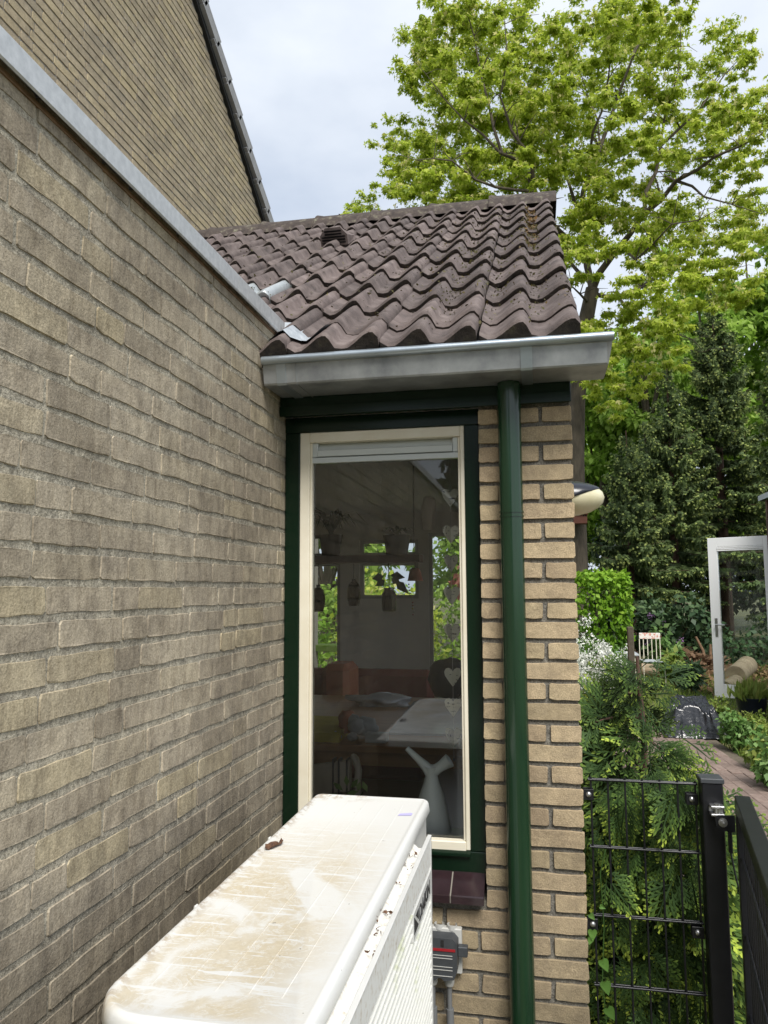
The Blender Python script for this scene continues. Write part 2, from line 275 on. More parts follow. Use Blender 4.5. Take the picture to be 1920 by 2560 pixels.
# ------------------------------------------------------------------ mesh tools
class G:
    def __init__(s): s.v = []; s.f = []; s.t = []
    def add(s, v, f, tint=0.):
        k = len(s.v); s.v += [tuple(p) for p in v]; s.f += [tuple(i+k for i in q) for q in f]; s.t += [tint]*len(f); return s
    def box(s, x0, x1, y0, y1, z0, z1, b=0., tint=0., mtx=None):
        X, Y, Z = (x0, x1), (y0, y1), (z0, z1); v = []; f = []
        if not b:
            v = [(X[i], Y[j], Z[k]) for i in (0, 1) for j in (0, 1) for k in (0, 1)]
            f = [(0, 1, 3, 2), (4, 6, 7, 5), (0, 4, 5, 1), (2, 3, 7, 6), (0, 2, 6, 4), (1, 5, 7, 3)]
        else:
            idx = {}
            for i in (0, 1):
                for j in (0, 1):
                    for k in (0, 1):
                        sx, sy, sz = (1-2*i)*b, (1-2*j)*b, (1-2*k)*b
                        for a, p in enumerate(((X[i], Y[j]+sy, Z[k]+sz), (X[i]+sx, Y[j], Z[k]+sz), (X[i]+sx, Y[j]+sy, Z[k]))):
                            idx[i, j, k, a] = len(v); v.append(p)
            I = lambda i, j, k, a: idx[i, j, k, a]
            for i in (0, 1):
                f.append((I(i, 0, 0, 0), I(i, 1, 0, 0), I(i, 1, 1, 0), I(i, 0, 1, 0))); f.append((I(0, i, 0, 1), I(1, i, 0, 1), I(1, i, 1, 1), I(0, i, 1, 1))); f.append((I(0, 0, i, 2), I(1, 0, i, 2), I(1, 1, i, 2), I(0, 1, i, 2)))
                for j in (0, 1):
                    f.append((I(i, j, 0, 0), I(i, j, 1, 0), I(i, j, 1, 1), I(i, j, 0, 1))); f.append((I(i, 0, j, 0), I(i, 1, j, 0), I(i, 1, j, 2), I(i, 0, j, 2))); f.append((I(0, i, j, 1), I(1, i, j, 1), I(1, i, j, 2), I(0, i, j, 2)))
                    for k in (0, 1): f.append((I(i, j, k, 0), I(i, j, k, 1), I(i, j, k, 2)))
        if mtx is not None: v = [mtx @ Vector(p) for p in v]
        return s.add(v, f, tint)
    def tube(s, path, r, n=8, cap=True, tint=0.):
        P = [Vector(p) for p in path]; L = len(P); rr = r if isinstance(r, (list, tuple)) else [r]*L; v = []; f = []; prev = None
        for i, p in enumerate(P):
            d = (P[min(i+1, L-1)]-P[max(i-1, 0)]).normalized()
            if prev is None: a = d.orthogonal().normalized()
            else:
                a = prev-d*prev.dot(d); a = a.normalized() if a.length > 1e-6 else d.orthogonal().normalized()
            prev = a; b = d.cross(a)
            v += [p+(a*math.cos(2*math.pi*k/n)+b*math.sin(2*math.pi*k/n))*rr[i] for k in range(n)]
        for i in range(L-1):
            for k in range(n): k2 = (k+1) % n; f.append((i*n+k, i*n+k2, (i+1)*n+k2, (i+1)*n+k))
        if cap: f += [tuple(range(n-1, -1, -1)), tuple(range((L-1)*n, L*n))]
        return s.add(v, f, tint)
    def lathe(s, prof, c, n=20, axis=(0, 0, 1), tint=0., arc=(0, 2*math.pi)):
        ax = Vector(axis).normalized(); a = ax.orthogonal().normalized(); b = ax.cross(a); v = []; f = []; c = Vector(c); full = abs(arc[1]-arc[0]-2*math.pi) < 1e-6
        m = n if full else n+1
        for r, h in prof: v += [c+ax*h+(a*math.cos(arc[0]+(arc[1]-arc[0])*k/n)+b*math.sin(arc[0]+(arc[1]-arc[0])*k/n))*r for k in range(m)]
        for i in range(len(prof)-1):
            for k in range(n): k2 = (k+1) % m; f.append((i*m+k, i*m+k2, (i+1)*m+k2, (i+1)*m+k))
        return s.add(v, f, tint)
    def prism(s, poly, axis, a, b, tint=0.):   # poly of 2-D points; axis 'x': points are (y, z); 'y': (x, z); 'z': (x, y)
        n = len(poly); mk = {'x': lambda p, h: (h, p[0], p[1]), 'y': lambda p, h: (p[0], h, p[1]), 'z': lambda p, h: (p[0], p[1], h)}[axis]
        v = [mk(p, a) for p in poly]+[mk(p, b) for p in poly]
        f = [tuple(range(n)), tuple(range(2*n-1, n-1, -1))]+[(i, (i+1) % n, n+(i+1) % n, n+i) for i in range(n)]
        return s.add(v, f, tint)
    def mesh(s, name, mtl=None, smooth=False, recalc=True):
        me = bpy.data.meshes.new(name); me.from_pydata(s.v, [], s.f)
        if any(s.t):
            at_ = me.attributes.new('tint', 'FLOAT', 'FACE'); at_.data.foreach_set('value', s.t)
        if recalc:
            bm = bmesh.new(); bm.from_mesh(me); bmesh.ops.recalc_face_normals(bm, faces=bm.faces); bm.to_mesh(me); bm.free()
        if smooth:
            me.polygons.foreach_set('use_smooth', [True]*len(me.polygons))
            me.set_sharp_from_angle(angle=R(smooth if smooth is not True else 40))
        if mtl: me.materials.append(MT[mtl])
        return me
    def build(s, name, mtl, parent=None, smooth=False, recalc=True, kind=None):
        return link(name, s.mesh(name, mtl, smooth, recalc), parent, kind)
LOCS = {}
def link(name, me, parent=None, kind=None):
    o = bpy.data.objects.new(name, me); COL.objects.link(o)
    if parent is not None:
        o.parent = parent
        if parent.name in LOCS: o.matrix_parent_inverse = Matrix.Translation(-LOCS[parent.name])
    if kind: o['kind'] = kind
    return o
def put(name, me, parent, loc, rot=(0, 0, 0), scale=(1, 1, 1)):
    o = link(name, me, parent); o.location = loc; o.rotation_euler = rot; o.scale = scale; return o
def thing(name, label, cat, loc=(0, 0, 0), group=None):
    o = bpy.data.objects.new(name, None); COL.objects.link(o); o.location = loc; o.empty_display_size = .1
    LOCS[o.name] = Vector(loc); o['label'] = label; o['category'] = cat
    if group: o['group'] = group
    return o
def tag(o, label, cat, group=None):
    o['label'] = label; o['category'] = cat
    if group: o['group'] = group
    return o
def quads(name, V, tint, mtl, parent=None, kind=None, smooth=False):     # V: (n,4,3) numpy
    n = len(V); me = bpy.data.meshes.new(name); me.vertices.add(4*n); me.loops.add(4*n); me.polygons.add(n)
    me.vertices.foreach_set('co', np.ascontiguousarray(V, dtype=np.float32).ravel()); me.loops.foreach_set('vertex_index', np.arange(4*n, dtype=np.int32))
    me.polygons.foreach_set('loop_start', np.arange(0, 4*n, 4, dtype=np.int32)); me.polygons.foreach_set('loop_total', np.full(n, 4, dtype=np.int32))
    a = me.attributes.new('tint', 'FLOAT', 'FACE'); a.data.foreach_set('value', np.asarray(tint, dtype=np.float32))
    me.update(); me.materials.append(MT[mtl]); return link(name, me, parent, kind)
def unit(a): return a/np.maximum(np.linalg.norm(a, axis=-1, keepdims=True), 1e-9)
ONE = [[(0, 0, 0), (.32, .42, .04), (0, 1, -.08), (-.32, .42, .04)]]
STAR = [[(0, 0, 0), (.2, .45, .02), (0, 1, -.1), (-.2, .45, .02)], [(0, .05, 0), (.35, .18, .03), (.62, .62, -.08), (.14, .42, .02)], [(0, .05, 0), (-.14, .42, .02), (-.62, .62, -.08), (-.35, .18, .03)]]
THIN = [[(0, 0, 0), (.12, .4, .02), (0, 1, -.05), (-.12, .4, .02)]]
def leaves(P, Nn, A, size, tmpl, tint):       # positions, normals, axes -> quads
    A = unit(A); S = unit(np.cross(Nn, A)); Nn = np.cross(A, S); T = np.array(tmpl)        # (q,4,3)
    V = P[:, None, None, :]+size[:, None, None, None]*(T[None, :, :, 0:1]*S[:, None, None, :]+T[None, :, :, 1:2]*A[:, None, None, :]+T[None, :, :, 2:3]*Nn[:, None, None, :])
    return V.reshape(-1, 4, 3), np.repeat(tint, T.shape[0])
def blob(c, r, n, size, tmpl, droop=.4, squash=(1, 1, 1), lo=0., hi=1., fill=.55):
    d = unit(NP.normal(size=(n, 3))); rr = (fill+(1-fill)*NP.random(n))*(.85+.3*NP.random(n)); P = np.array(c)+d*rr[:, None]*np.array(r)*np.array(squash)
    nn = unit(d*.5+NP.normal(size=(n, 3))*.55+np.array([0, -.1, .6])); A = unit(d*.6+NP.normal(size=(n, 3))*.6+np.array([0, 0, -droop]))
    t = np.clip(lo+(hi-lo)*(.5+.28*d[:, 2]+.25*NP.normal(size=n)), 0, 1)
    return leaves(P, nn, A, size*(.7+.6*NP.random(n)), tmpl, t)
def cat(L): return np.concatenate([a for a, b in L]), np.concatenate([b for a, b in L])

# ------------------------------------------------------------------ bricks
def brick_mesh(name, L, H, mtl, rough=.0014, proud=.006, seed=0):
    q = random.Random(seed); g = G(); pts = []
    c = .004
    edge = [(-L/2+c, -H/2)]+[(-L/2+L*k/4, -H/2) for k in (1, 2, 3)]+[(L/2-c, -H/2), (L/2, -H/2+c), (L/2, H/2-c), (L/2-c, H/2)]+[(L/2-L*k/4, H/2) for k in (1, 2, 3)]+[(-L/2+c, H/2), (-L/2, H/2-c), (-L/2, -H/2+c)]
    for x, z in edge: pts.append((x+q.uniform(-rough, rough), z+q.uniform(-rough, rough)))
    n = len(pts); v = [(x*.985, q.uniform(-.0006, .0006), z*.965) for x, z in pts]+[(x, .0028, z) for x, z in pts]+[(x, proud+.012, z) for x, z in pts]
    f = [tuple(range(n))]+[(i, n+i, n+(i+1) % n, (i+1) % n) for i in range(n)]+[(n+i, 2*n+i, 2*n+(i+1) % n, n+(i+1) % n) for i in range(n)]
    g.add(v, f); return g.mesh(name, mtl)
def place_bricks(parent, wall, spec, mtl, H, rough, limit=300, name='brick', stuffname='brickwork'):
    """spec: list of (u0, u1, zc); wall: 'left' (faces +x at x) or 'front' (faces -y at y)."""
    kind, off, rotz = wall; cache = {}; items = []
    for (u0, u1, zc) in spec:
        L = u1-u0
        if L < .025: continue
        uc = (u0+u1)/2; loc = (off, uc, zc) if kind == 'left' else (uc, off, zc); p = project(loc); score = -1
        if p and -150 < p[0] < 2070 and -150 < p[1] < 2710:
            nd = abs((Vector(loc)-EYE).normalized().x if kind == 'left' else (Vector(loc)-EYE).normalized().y); score = L*H/p[2]**2*nd
        items.append((score, L, loc))
    items.sort(key=lambda a: -a[0]); rest = G()
    for i, (s_, L, loc) in enumerate(items):
        key = (round(L/.02), i % 5)
        if key not in cache: cache[key] = brick_mesh(name, round(L/.02)*.02, H, mtl, rough, seed=hash(key) % 9999)
        me = cache[key]; j = rnd.uniform(-.0012, .0012); l2 = (loc[0]+(j if kind == 'left' else 0), loc[1]+(j if kind == 'front' else 0), loc[2]+rnd.uniform(-.0012, .0012))
        if i < limit and s_ > 0:
            put(name, me, parent, l2, (0, rnd.uniform(-.004, .004) if kind == 'front' else 0, rotz), (L/(round(L/.02)*.02), 1, 1))
        else:
            M4 = Matrix.Translation(l2) @ Matrix.Rotation(rotz, 4, 'Z') @ Matrix.Diagonal((L/(round(L/.02)*.02), 1, 1, 1))
            rest.add([M4 @ v.co for v in me.vertices], [tuple(p.vertices) for p in me.polygons], rnd.random())
    if rest.v: rest.build(stuffname, mtl, parent, recalc=True, kind='stuff')
def wild_courses(u0, u1, z0, z1, pitch, phase, joint=.008, hdr=.3):
    spec = []; k = math.ceil((z0-phase)/pitch); row = 0
    while phase+k*pitch < z1-.02:
        zb = phase+k*pitch; u = u0-rnd.uniform(0, .2); run = 0
        while u < u1:
            if rnd.random() < hdr and run > 1: L = .098; run = 0
            else: L = .205+rnd.uniform(-.006, .008); run += 1
            a, b = max(u, u0), min(u+L, u1)
            if b-a > .03: spec.append((a, b, zb+(pitch-.0145)/2))
            u += L+joint+rnd.uniform(-.002, .003)
        k += 1
    return spec

# ================================================================== GROUND
def ground_sheet():
    g = G(); n = 40; X = np.concatenate([np.linspace(-300, -12, 8), np.linspace(-10, 16, 40), np.linspace(20, 300, 8)]); Y = np.concatenate([np.linspace(-300, -8, 7), np.linspace(-6, 34, 50), np.linspace(40, 300, 7)])
    v = [(x, y, GZ-.035+.02*mnoise.noise((x*.7, y*.7, 0))) for y in Y for x in X]; w = len(X)
    f = [(j*w+i, j*w+i+1, (j+1)*w+i+1, (j+1)*w+i) for j in range(len(Y)-1) for i in range(w-1)]
    g.add(v, f); g.build('ground', 'soil', smooth=True, kind='structure')
ground_sheet()

# ================================================================== GARAGE (left wall)
gar = thing('brick_garage', 'weathered grey-brown brick garage wall with a pale metal roof edge, filling the left side', 'garage', (0, 0, GZ))
G().box(-.20, -.0024, -5, 2.42, GZ-.1, 2.607).box(-.2, -.0024, 2.42, 2.56, GZ-.1, 2.44).build('mortar_wall', 'mortar_grey', gar)
spec = wild_courses(-.6, 2.482, .22, 2.606, .0623, .0276+.0623*3, .004, .28)
place_bricks(gar, ('left', 0.0, R(90)), spec, 'brick_grey', .0475, .0021)
g = G(); cache = [brick_mesh('b', .205, .0515, 'brick_grey', .002, seed=k) for k in range(3)]
for (a, b, z) in wild_courses(-4.9, -.61, .22, 2.60, .0623, .0276+.0623*3, .004, .28):
    M4 = Matrix.Translation((0, (a+b)/2, z)) @ Matrix.Rotation(R(90), 4, 'Z') @ Matrix.Diagonal(((b-a)/.205, 1, 1, 1)); me = cache[rnd.randrange(3)]
    g.add([M4 @ v.co for v in me.vertices], [tuple(p.vertices) for p in me.polygons], rnd.random())
g.build('brickwork', 'brick_grey', gar, kind='stuff')
for (a, b) in ((-5, 1.985), (1.987, 2.385)):
    g = G(); g.prism([(.0, 2.664), (.018, 2.667), (.0205, 2.664), (.0205, 2.617), (.017, 2.613), (.016, 2.619), (.016, 2.661), (-.26, 2.65), (-.26, 2.665)], 'y', a, b)
    g.build('roof_edge', 'aluminium', gar)
G().box(-.19, .0025, -5, 2.375, 2.6071, 2.6165).build('edge_shade_board', 'twig', gar)  # brown board; its dark tone stands in for shadow under the roof edge
G().box(-1.86, -.2, -5, 2.40, 2.58, 2.62).build('flat_roof', 'lead', gar)

# ================================================================== HOUSE WITH GABLE (upper left)
XG = -1.9
def atX(px, py, x):
    d = CR*((px-960)/FPX) + CD*((py-1280)/FPX) + CF
    return EYE + d*((x-EYE.x)/d.x)
va, vb = atX(482, 0, XG), atX(657, 564, XG); vm = (vb.z-va.z)/(vb.y-va.y)
vz = lambda y: va.z+(y-va.y)*vm
vy = lambda z: va.y+(z-va.z)/vm
hou = thing('brick_house', 'tall sandy brick gable house with grey verge tiles, behind the garage at upper left', 'house', (XG, 4, GZ))
G().prism([(-4, GZ), (9.3, GZ), (9.3, vz(9.3)), (1.2, vz(1.2)), (-4, vz(1.2)+5.2*vm)], 'x', XG-.25, XG-.006).build('mortar_wall', 'mortar_gable', hou)
spec = []; k = 0; z = 2.66
while z < 7.6:
    ye = vy(z)-.015; u = 2.1-rnd.uniform(0, .2)
    while u < ye:
        L = .098 if rnd.random() < .22 else .205; b = min(u+L, ye); p = project((XG, (u+b)/2, z))
        if b-u > .03 and p and -60 < p[0] < 760 and -60 < p[1] < 640: spec.append((u, b, z))
        u += L+.010
    z += .0625
place_bricks(hou, ('left', XG, R(90)), spec, 'brick_gable', .0495, .0016)
sd = Vector((0, vb.y-va.y, vb.z-va.z)).normalized(); sn = Vector((0, -sd.z, sd.y))
if sn.z < 0: sn = -sn
def slope_box(g, s0, s1, h0, h1, x0, x1, lift0=0, lift1=0):
    o = va; P = []
    for x in (x0, x1):
        for (s_, h, l) in ((s0, h0, lift0), (s1, h0, lift1), (s1, h1, lift1), (s0, h1, lift0)):
            p = o+sd*s_+sn*(h+l); P.append((x, p.y, p.z))
    g.add(P, [(0, 1, 2, 3), (7, 6, 5, 4), (0, 4, 5, 1), (1, 5, 6, 2), (2, 6, 7, 3), (3, 7, 4, 0)]); return g
g = G(); slope_box(g, -4.5, 3.4, .0, .055, XG-.25, XG+.03); g.build('verge_board', 'black', hou)
for k in range(-5, 10):
    g = G(); s0 = k*.318+.05
    slope_box(g, s0, s0+.345, .050, .150, XG+.015, XG+.070, -.012, .022); slope_box(g, s0, s0+.345, .1505, .170, XG-.33, XG+.0705, -.012, .022)
    slope_box(g, s0+.27, s0+.345, .030, .0495, XG+.02, XG+.066, .012, .022)
    g.build('verge_tile', 'house_tile', hou)
g = G(); slope_box(g, -4.5, 3.4, .09, .13, XG-4, XG-.335); g.build('roof', 'house_tile', hou)

# ================================================================== TILED EXTENSION
YF, YR = 2.427, 2.482
ext = thing('tiled_extension', 'small brick extension with brown tiled roof, zinc gutter and tall green framed window', 'house', (.5, YF, GZ))
# core walls
XW = .9635
g = G(); g.box(.674, XW, 2.4355, 2.62, .7951, 2.36).box(0.001, XW, 2.4355, 2.62, GZ-.1, .795)
g.build('mortar_wall', 'mortar_dark', ext)
m, t, b_, o_ = newmat('side_brick'); bt = N(t, 'ShaderNodeTexBrick'); bt.inputs['Color1'].default_value = (.40, .30, .19, 1); bt.inputs['Color2'].default_value = (.36, .26, .16, 1); bt.inputs['Mortar'].default_value = (.13, .12, .10, 1)
gg = N(t, 'ShaderNodeNewGeometry'); sx = N(t, 'ShaderNodeSeparateXYZ'); cx_ = N(t, 'ShaderNodeCombineXYZ'); t.links.new(gg.outputs['Position'], sx.inputs[0]); t.links.new(sx.outputs[1], cx_.inputs[0]); t.links.new(sx.outputs[2], cx_.inputs[1])
t.links.new(cx_.outputs[0], bt.inputs['Vector']); bt.inputs['Scale'].default_value = 1; bt.inputs['Brick Width'].default_value = .215; bt.inputs['Row Height'].default_value = .0625; bt.inputs['Mortar Size'].default_value = .006
t.links.new(bt.outputs[0], b_.inputs['Base Color']); b_.inputs['Roughness'].default_value = .9; MT['side_brick'] = m
g = G(); g.prism([(2.6205, 2.20), (7.4, 2.20), (7.4, 2.4), (5.0, 4.15), (2.6205, 2.58)], 'x', .80, .9625); g.box(.80, .9625, 2.6205, 7.4, GZ, .95); g.box(.80, .9625, 2.6205, 4.2, .95, 2.2); g.box(.80, .9625, 6.9, 7.4, .95, 2.2); g.build('side_wall', 'side_brick', ext)
# bricks of the front
spec = []; zc0 = .0312+.0256
k = 2
while True:
    zc = zc0+.0625*k
    if zc > 2.31: break
    odd = k % 2
    if zc > .80:
        spec += ([(.6735, .792, zc), (.803, .9695, zc)] if odd else [(.6735, .735, zc), (.747, .8655, zc), (.8775, .9695, zc)])
    else:
        o_ = .0 if odd else -.108; u = .9695; L = .205 if odd else .098
        while u > .02:
            a = max(u-L, .006); spec.append((a, u, zc)); u -= L+.0115; L = .205
    k += 1
place_bricks(ext, ('front', YF, 0), spec, 'brick_tan', .0485, .0017)
# window
win = link('window', G().box(.0015, .053, 2.466, 2.56, .930, 2.292, .002).box(.623, .6725, 2.466, 2.56, .930, 2.292, .002).box(.0015, .6725, 2.464, 2.56, 2.293, 2.345, .002)
           .box(.0015, .6725, 2.464, 2.56, .866, .929, .002).prism([(2.452, .925), (2.4645, .931), (2.4645, .915), (2.452, .917)], 'x', .053, .623).mesh('window', 'green'), ext)
g = G(); a0, a1, z0, z1 = .0535, .6225, .9305, 2.2925
g.box(a0, .0875, YR-.012, YR+.04, z0, z1, .002).box(.6085, a1, YR-.012, YR+.04, z0, z1, .002).box(.0876, .6084, YR-.012, YR+.04, 2.2575, z1, .002).box(.0876, .6084, YR-.016, YR+.04, z0-.004, .957, .003)
g.box(.0876, .0955, YR-.004, YR+.03, .9572, 2.257, .0015).box(.6005, .6084, YR-.004, YR+.03, .9572, 2.257, .0015)
g.build('sash', 'cream', win)
G().box(.0957, .600, YR+.013, YR+.017, .958, 2.186).build('glass_pane', 'pane', win)
g = G(); g.prism([(YR+.034, 2.187), (YR-.002, 2.187), (YR-.002, 2.204), (YR+.006, 2.2075), (YR+.034, 2.2075)], 'x', .0956, .6004).prism([(YR+.02, 2.2076), (YR-.004, 2.2095), (YR-.006, 2.229), (YR+.002, 2.232), (YR+.024, 2.2575), (YR+.030, 2.2575)], 'x', .115, .582)
g.box(.0956, .1145, YR+.0, YR+.034, 2.2077, 2.2573, .002).box(.5825, .6004, YR+.0, YR+.034, 2.2077, 2.2573, .002).build('vent_grille', 'vent', win)
for (x0, x1) in ((.004, .158), (.162, .362), (.366, .5645), (.569, .6675)):
    g = G(); g.prism([(2.470, .871), (2.386, .826), (2.3835, .822), (2.3835, .801), (2.391, .801), (2.47, .84)], 'x', x0, x1); g.build('sill_tile', 'sill', win)
G().prism([(2.468, .866), (2.389, .822), (2.389, .80), (2.43, .80)], 'x', .003, .667).build('sill_grout', 'grout', win)
# fascia, gutter, pipe
G().box(.0025, .969, 2.402, 2.448, 2.3445, 2.50, .003).box(.0025, .969, 2.396, 2.4015, 2.337, 2.372, .002).build('fascia_board', 'green', ext)
g = G(); P = [(2.403, 2.512), (2.403, 2.4075), (2.397, 2.402), (2.232, 2.400), (2.227, 2.405), (2.212, 2.470), (2.2165, 2.471), (2.231, 2.4075), (2.234, 2.405), (2.396, 2.4075), (2.399, 2.411), (2.399, 2.512)]
g.prism(P, 'y', 0, 1)
g.v = [(None, p[0], p[2]) for p in g.v]; n = len(P); g.v = [((.0105 if i < n else 1.0665), p[1], p[2]) for i, p in enumerate(g.v)]
gut = g.build('gutter', 'zinc', ext)
G().tube([(.0105, 2.207, 2.4745), (1.085, 2.207, 2.4775)], .0135, 16).build('bead', 'zinc_bead', gut, smooth=50)
g = G(); g.add([(1.0667, 2.4, 2.512), (1.0667, 2.4, 2.404), (1.0667, 2.23, 2.402), (1.0667, 2.21, 2.474), (1.083, 2.4, 2.512), (1.07, 2.4, 2.404), (1.07, 2.23, 2.402), (1.084, 2.204, 2.478)], [(0, 1, 2, 3), (7, 6, 5, 4), (0, 4, 5, 1), (1, 5, 6, 2), (2, 6, 7, 3), (3, 7, 4, 0)]); g.build('end_cap', 'zinc', gut)
def strap(x0, x1, nm, mt_='zinc'):
    g = G(); pr = [(2.4015, 2.3995), (2.2305, 2.3972), (2.2245, 2.4035), (2.2095, 2.4655), (2.2115, 2.4665), (2.2265, 2.4055), (2.2315, 2.3995), (2.4015, 2.4018)]
    g.prism(pr, 'x', x0, x1); g.build(nm, mt_, gut)
strap(.818, .852, 'bracket', 'zinc_bead'); strap(.055, .086, 'bracket', 'zinc_bead'); strap(.118, .1195, 'seam')
g = G(); g.tube([(.776, 2.375, GZ-.05), (.776, 2.375, 2.40)], .0365, 28)
for z in (1.985, 1.972): g.tube([(.776, 2.375, z), (.776, 2.375, z+.006)], .0385, 28)
pipe = g.build('downpipe', 'pipegreen', ext, smooth=40)
G().box(.765, .787, 2.41, 2.43, 1.955, 1.985).build('pipe_clip', 'pipegreen', pipe)

# ---------------- roof
TH = R(34.0); GA = .306; TW = .300
sdir2 = Vector((0, math.cos(TH), math.sin(TH))); rn = Vector((0, -math.sin(TH), math.cos(TH)))
B0 = Vector((.999, 2.347, 2.611))-rn*.040
RM = Matrix((Vector((1, 0, 0)), sdir2, rn)).transposed()
PF = [(0, .007), (.12, .001), (.28, .003), (.46, .018), (.62, .038), (.74, .047), (.84, .047), (.93, .032), (1.0, .009)]
def prof(u):
    u = (u/.150) % 1.0
    for (a, x), (b, y) in zip(PF, PF[1:]):
        if u <= b: k = (u-a)/(b-a); k = k*k*(3-2*k)*.5+k*.5; return x+(y-x)*k
    return .006
def tile_mesh(name, v0, v1, seed, mtl='tile', lip=.030):
    q = random.Random(seed); us = [-.004, .02, .042, .062, .082, .098, .114, .126, .136, .150, .172, .192, .212, .232, .248, .264, .276, .284, .2905]
    rows = [(v0+.010, -lip), (v0+.001, -.022), (v0, -.008), (v0+.010, 0), (v0+.5*(v1-v0), 0), (v1+.05, 0)]; v = []; f = []; w = len(us); ph = q.uniform(0, 9)
    for (vv, dz) in rows:
        for u in us:
            lift = .024*(1-(vv-v0)/(GA)) ; h = prof(u)
            v.append((u-TW, vv, max(h+lift+dz+.0025*mnoise.noise((u*30+ph, vv*12, ph)), -.02 if lip < .05 else -.06)))
    for j in range(len(rows)-1):
        for i in range(w-1): f.append((j*w+i, j*w+i+1, (j+1)*w+i+1, (j+1)*w+i))
    for j in range(len(rows)-1): a, b = j*w+w-1, (j+1)*w+w-1; k = len(v); v += [(v[a][0]+.001, v[a][1], v[a][2]-.026), (v[b][0]+.001, v[b][1], v[b][2]-.026)]; f.append((a, k, k+1, b))
    g = G(); g.add(v, f); me = g.mesh(name, mtl, smooth=55, recalc=False)
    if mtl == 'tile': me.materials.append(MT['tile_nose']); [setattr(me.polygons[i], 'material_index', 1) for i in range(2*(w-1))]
    return me
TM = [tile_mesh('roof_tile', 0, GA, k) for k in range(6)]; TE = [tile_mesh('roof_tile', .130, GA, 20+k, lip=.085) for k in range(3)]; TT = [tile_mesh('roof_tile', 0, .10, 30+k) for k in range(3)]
SILV = tile_mesh('roof_tile', 0, GA, 77, 'silver')
eul = RM.to_euler()
roof = link('roof', G().add([B0+Vector((x, 0, 0))+sdir2*s_-rn*.035 for x, s_ in ((.0, -.12), (-1.0, -.12), (-1.0, .25), (-2.6, .25), (-2.6, 2.98), (.0, 2.98))], [(0, 1, 2, 3, 4, 5)]).mesh('roof', 'black'), ext)
for r_ in range(0, 11):
    for c_ in range(0, 9):
        xr = B0.x-TW*c_
        if r_ == 0 and xr < .06: continue
        if xr < -1.85 or (xr-.1 < -.02 and r_ == 0): continue
        me = TE[(c_*2) % 3] if r_ == 0 else (TT[c_ % 3] if r_ == 10 else TM[(r_*5+c_*3+rnd.randrange(6)) % 6]); sv = (r_ == 3 and c_ == 4)
        p = B0+Vector((-TW*c_+rnd.uniform(-.003, .003), 0, 0))+sdir2*((r_-1)*GA)+rn*rnd.uniform(-.002, .003)
        o = put('roof_tile', SILV if sv else me, roof, p, (eul.x+rnd.uniform(-.004, .004), eul.y+rnd.uniform(-.006, .006), eul.z+rnd.uniform(-.006, .006)))
        if sv: o['label'] = 'bright aluminium tile among the brown tiles'
def rp_(x, s_, h=0.): return Vector((x, B0.y, B0.z))+sdir2*s_+rn*h
# lead flashing over the first wave, eave piece by the wall
g = G(); n = 10; xs = np.linspace(.002, .205, n); v = []
for j, s_ in enumerate((-.085, -.02, .06, .10)):
    for x in xs: v.append(rp_(x, s_+.035*(x > .1)*(j == 0)-(.05 if j == 0 else 0)*(1-abs(x-.14)/.14), prof((x-B0.x) % TW)+.030-.012*j+.004*rnd.random()))
g.add(v, [(j*n+i, j*n+i+1, (j+1)*n+i+1, (j+1)*n+i) for j in range(3) for i in range(n-1)])
g.add([(.0, 2.386, 2.667), (.022, 2.386, 2.664), (.022, 2.386, 2.618), (.06, 2.40, 2.625), (.055, 2.43, 2.675), (0, 2.46, 2.69)], [(0, 1, 4, 5), (1, 2, 3, 4)])
g.build('lead_flashing', 'lead', roof, smooth=60, recalc=False)
for nm, x0, x1 in (('eave_tile', .012, .098),):
    g = G(); xs = np.linspace(x0, x1, 7); v = []
    for (s_, dz) in ((-.165, -.02), (-.165, 0), (.0, 0)):
        for x in xs: v.append(rp_(x, s_, prof((x-B0.x) % TW)+.014+dz))
    g.add(v, [(j*7+i, j*7+i+1, (j+1)*7+i+1, (j+1)*7+i) for j in range(2) for i in range(6)]); g.build(nm, 'tile', roof, smooth=50, recalc=False)
# ridge tiles
yr = 4.90; zr = 4.264
ridge_lens = []; x = 1.03
k = 0
while x > -2.2:
    L = .40; big = .012 if k == 0 else 0; x0 = x-L-.035; s0, s1 = .012+big, 0.+big
    pr = lambda e: [(-.145-e, -.035), (-.125-e, .02), (-.075, .068+e), (-.03, .088+e), (.03, .088+e), (.075, .068+e), (.125+e, .02), (.145+e, -.035)]
    g = G(); rings = [(x0, .012+big), (x0+.012, .016+big), (x0+.06, .004+big), (x, big)]; v = []; f = []
    for (xx, e) in rings: v += [(xx, yr+a, zr+b+.004*rnd.random()) for a, b in pr(e)]
    for j in range(3):
        for i in range(7): f.append((j*8+i, j*8+i+1, (j+1)*8+i+1, (j+1)*8+i))
    f += [tuple(range(8)), tuple(range(31, 23, -1))]; g.add(v, f); rt_ = g.build('ridge_tile', 'ridge', roof, recalc=True, smooth=35); x -= L; k += 1
G().add([(1.0, yr, zr+.0), (-2.6, yr, zr+.0), (-2.6, 7.6, 2.45), (1.0, 7.6, 2.45)], [(0, 1, 2, 3)]).build('back_roof_slope', 'tile', ext)
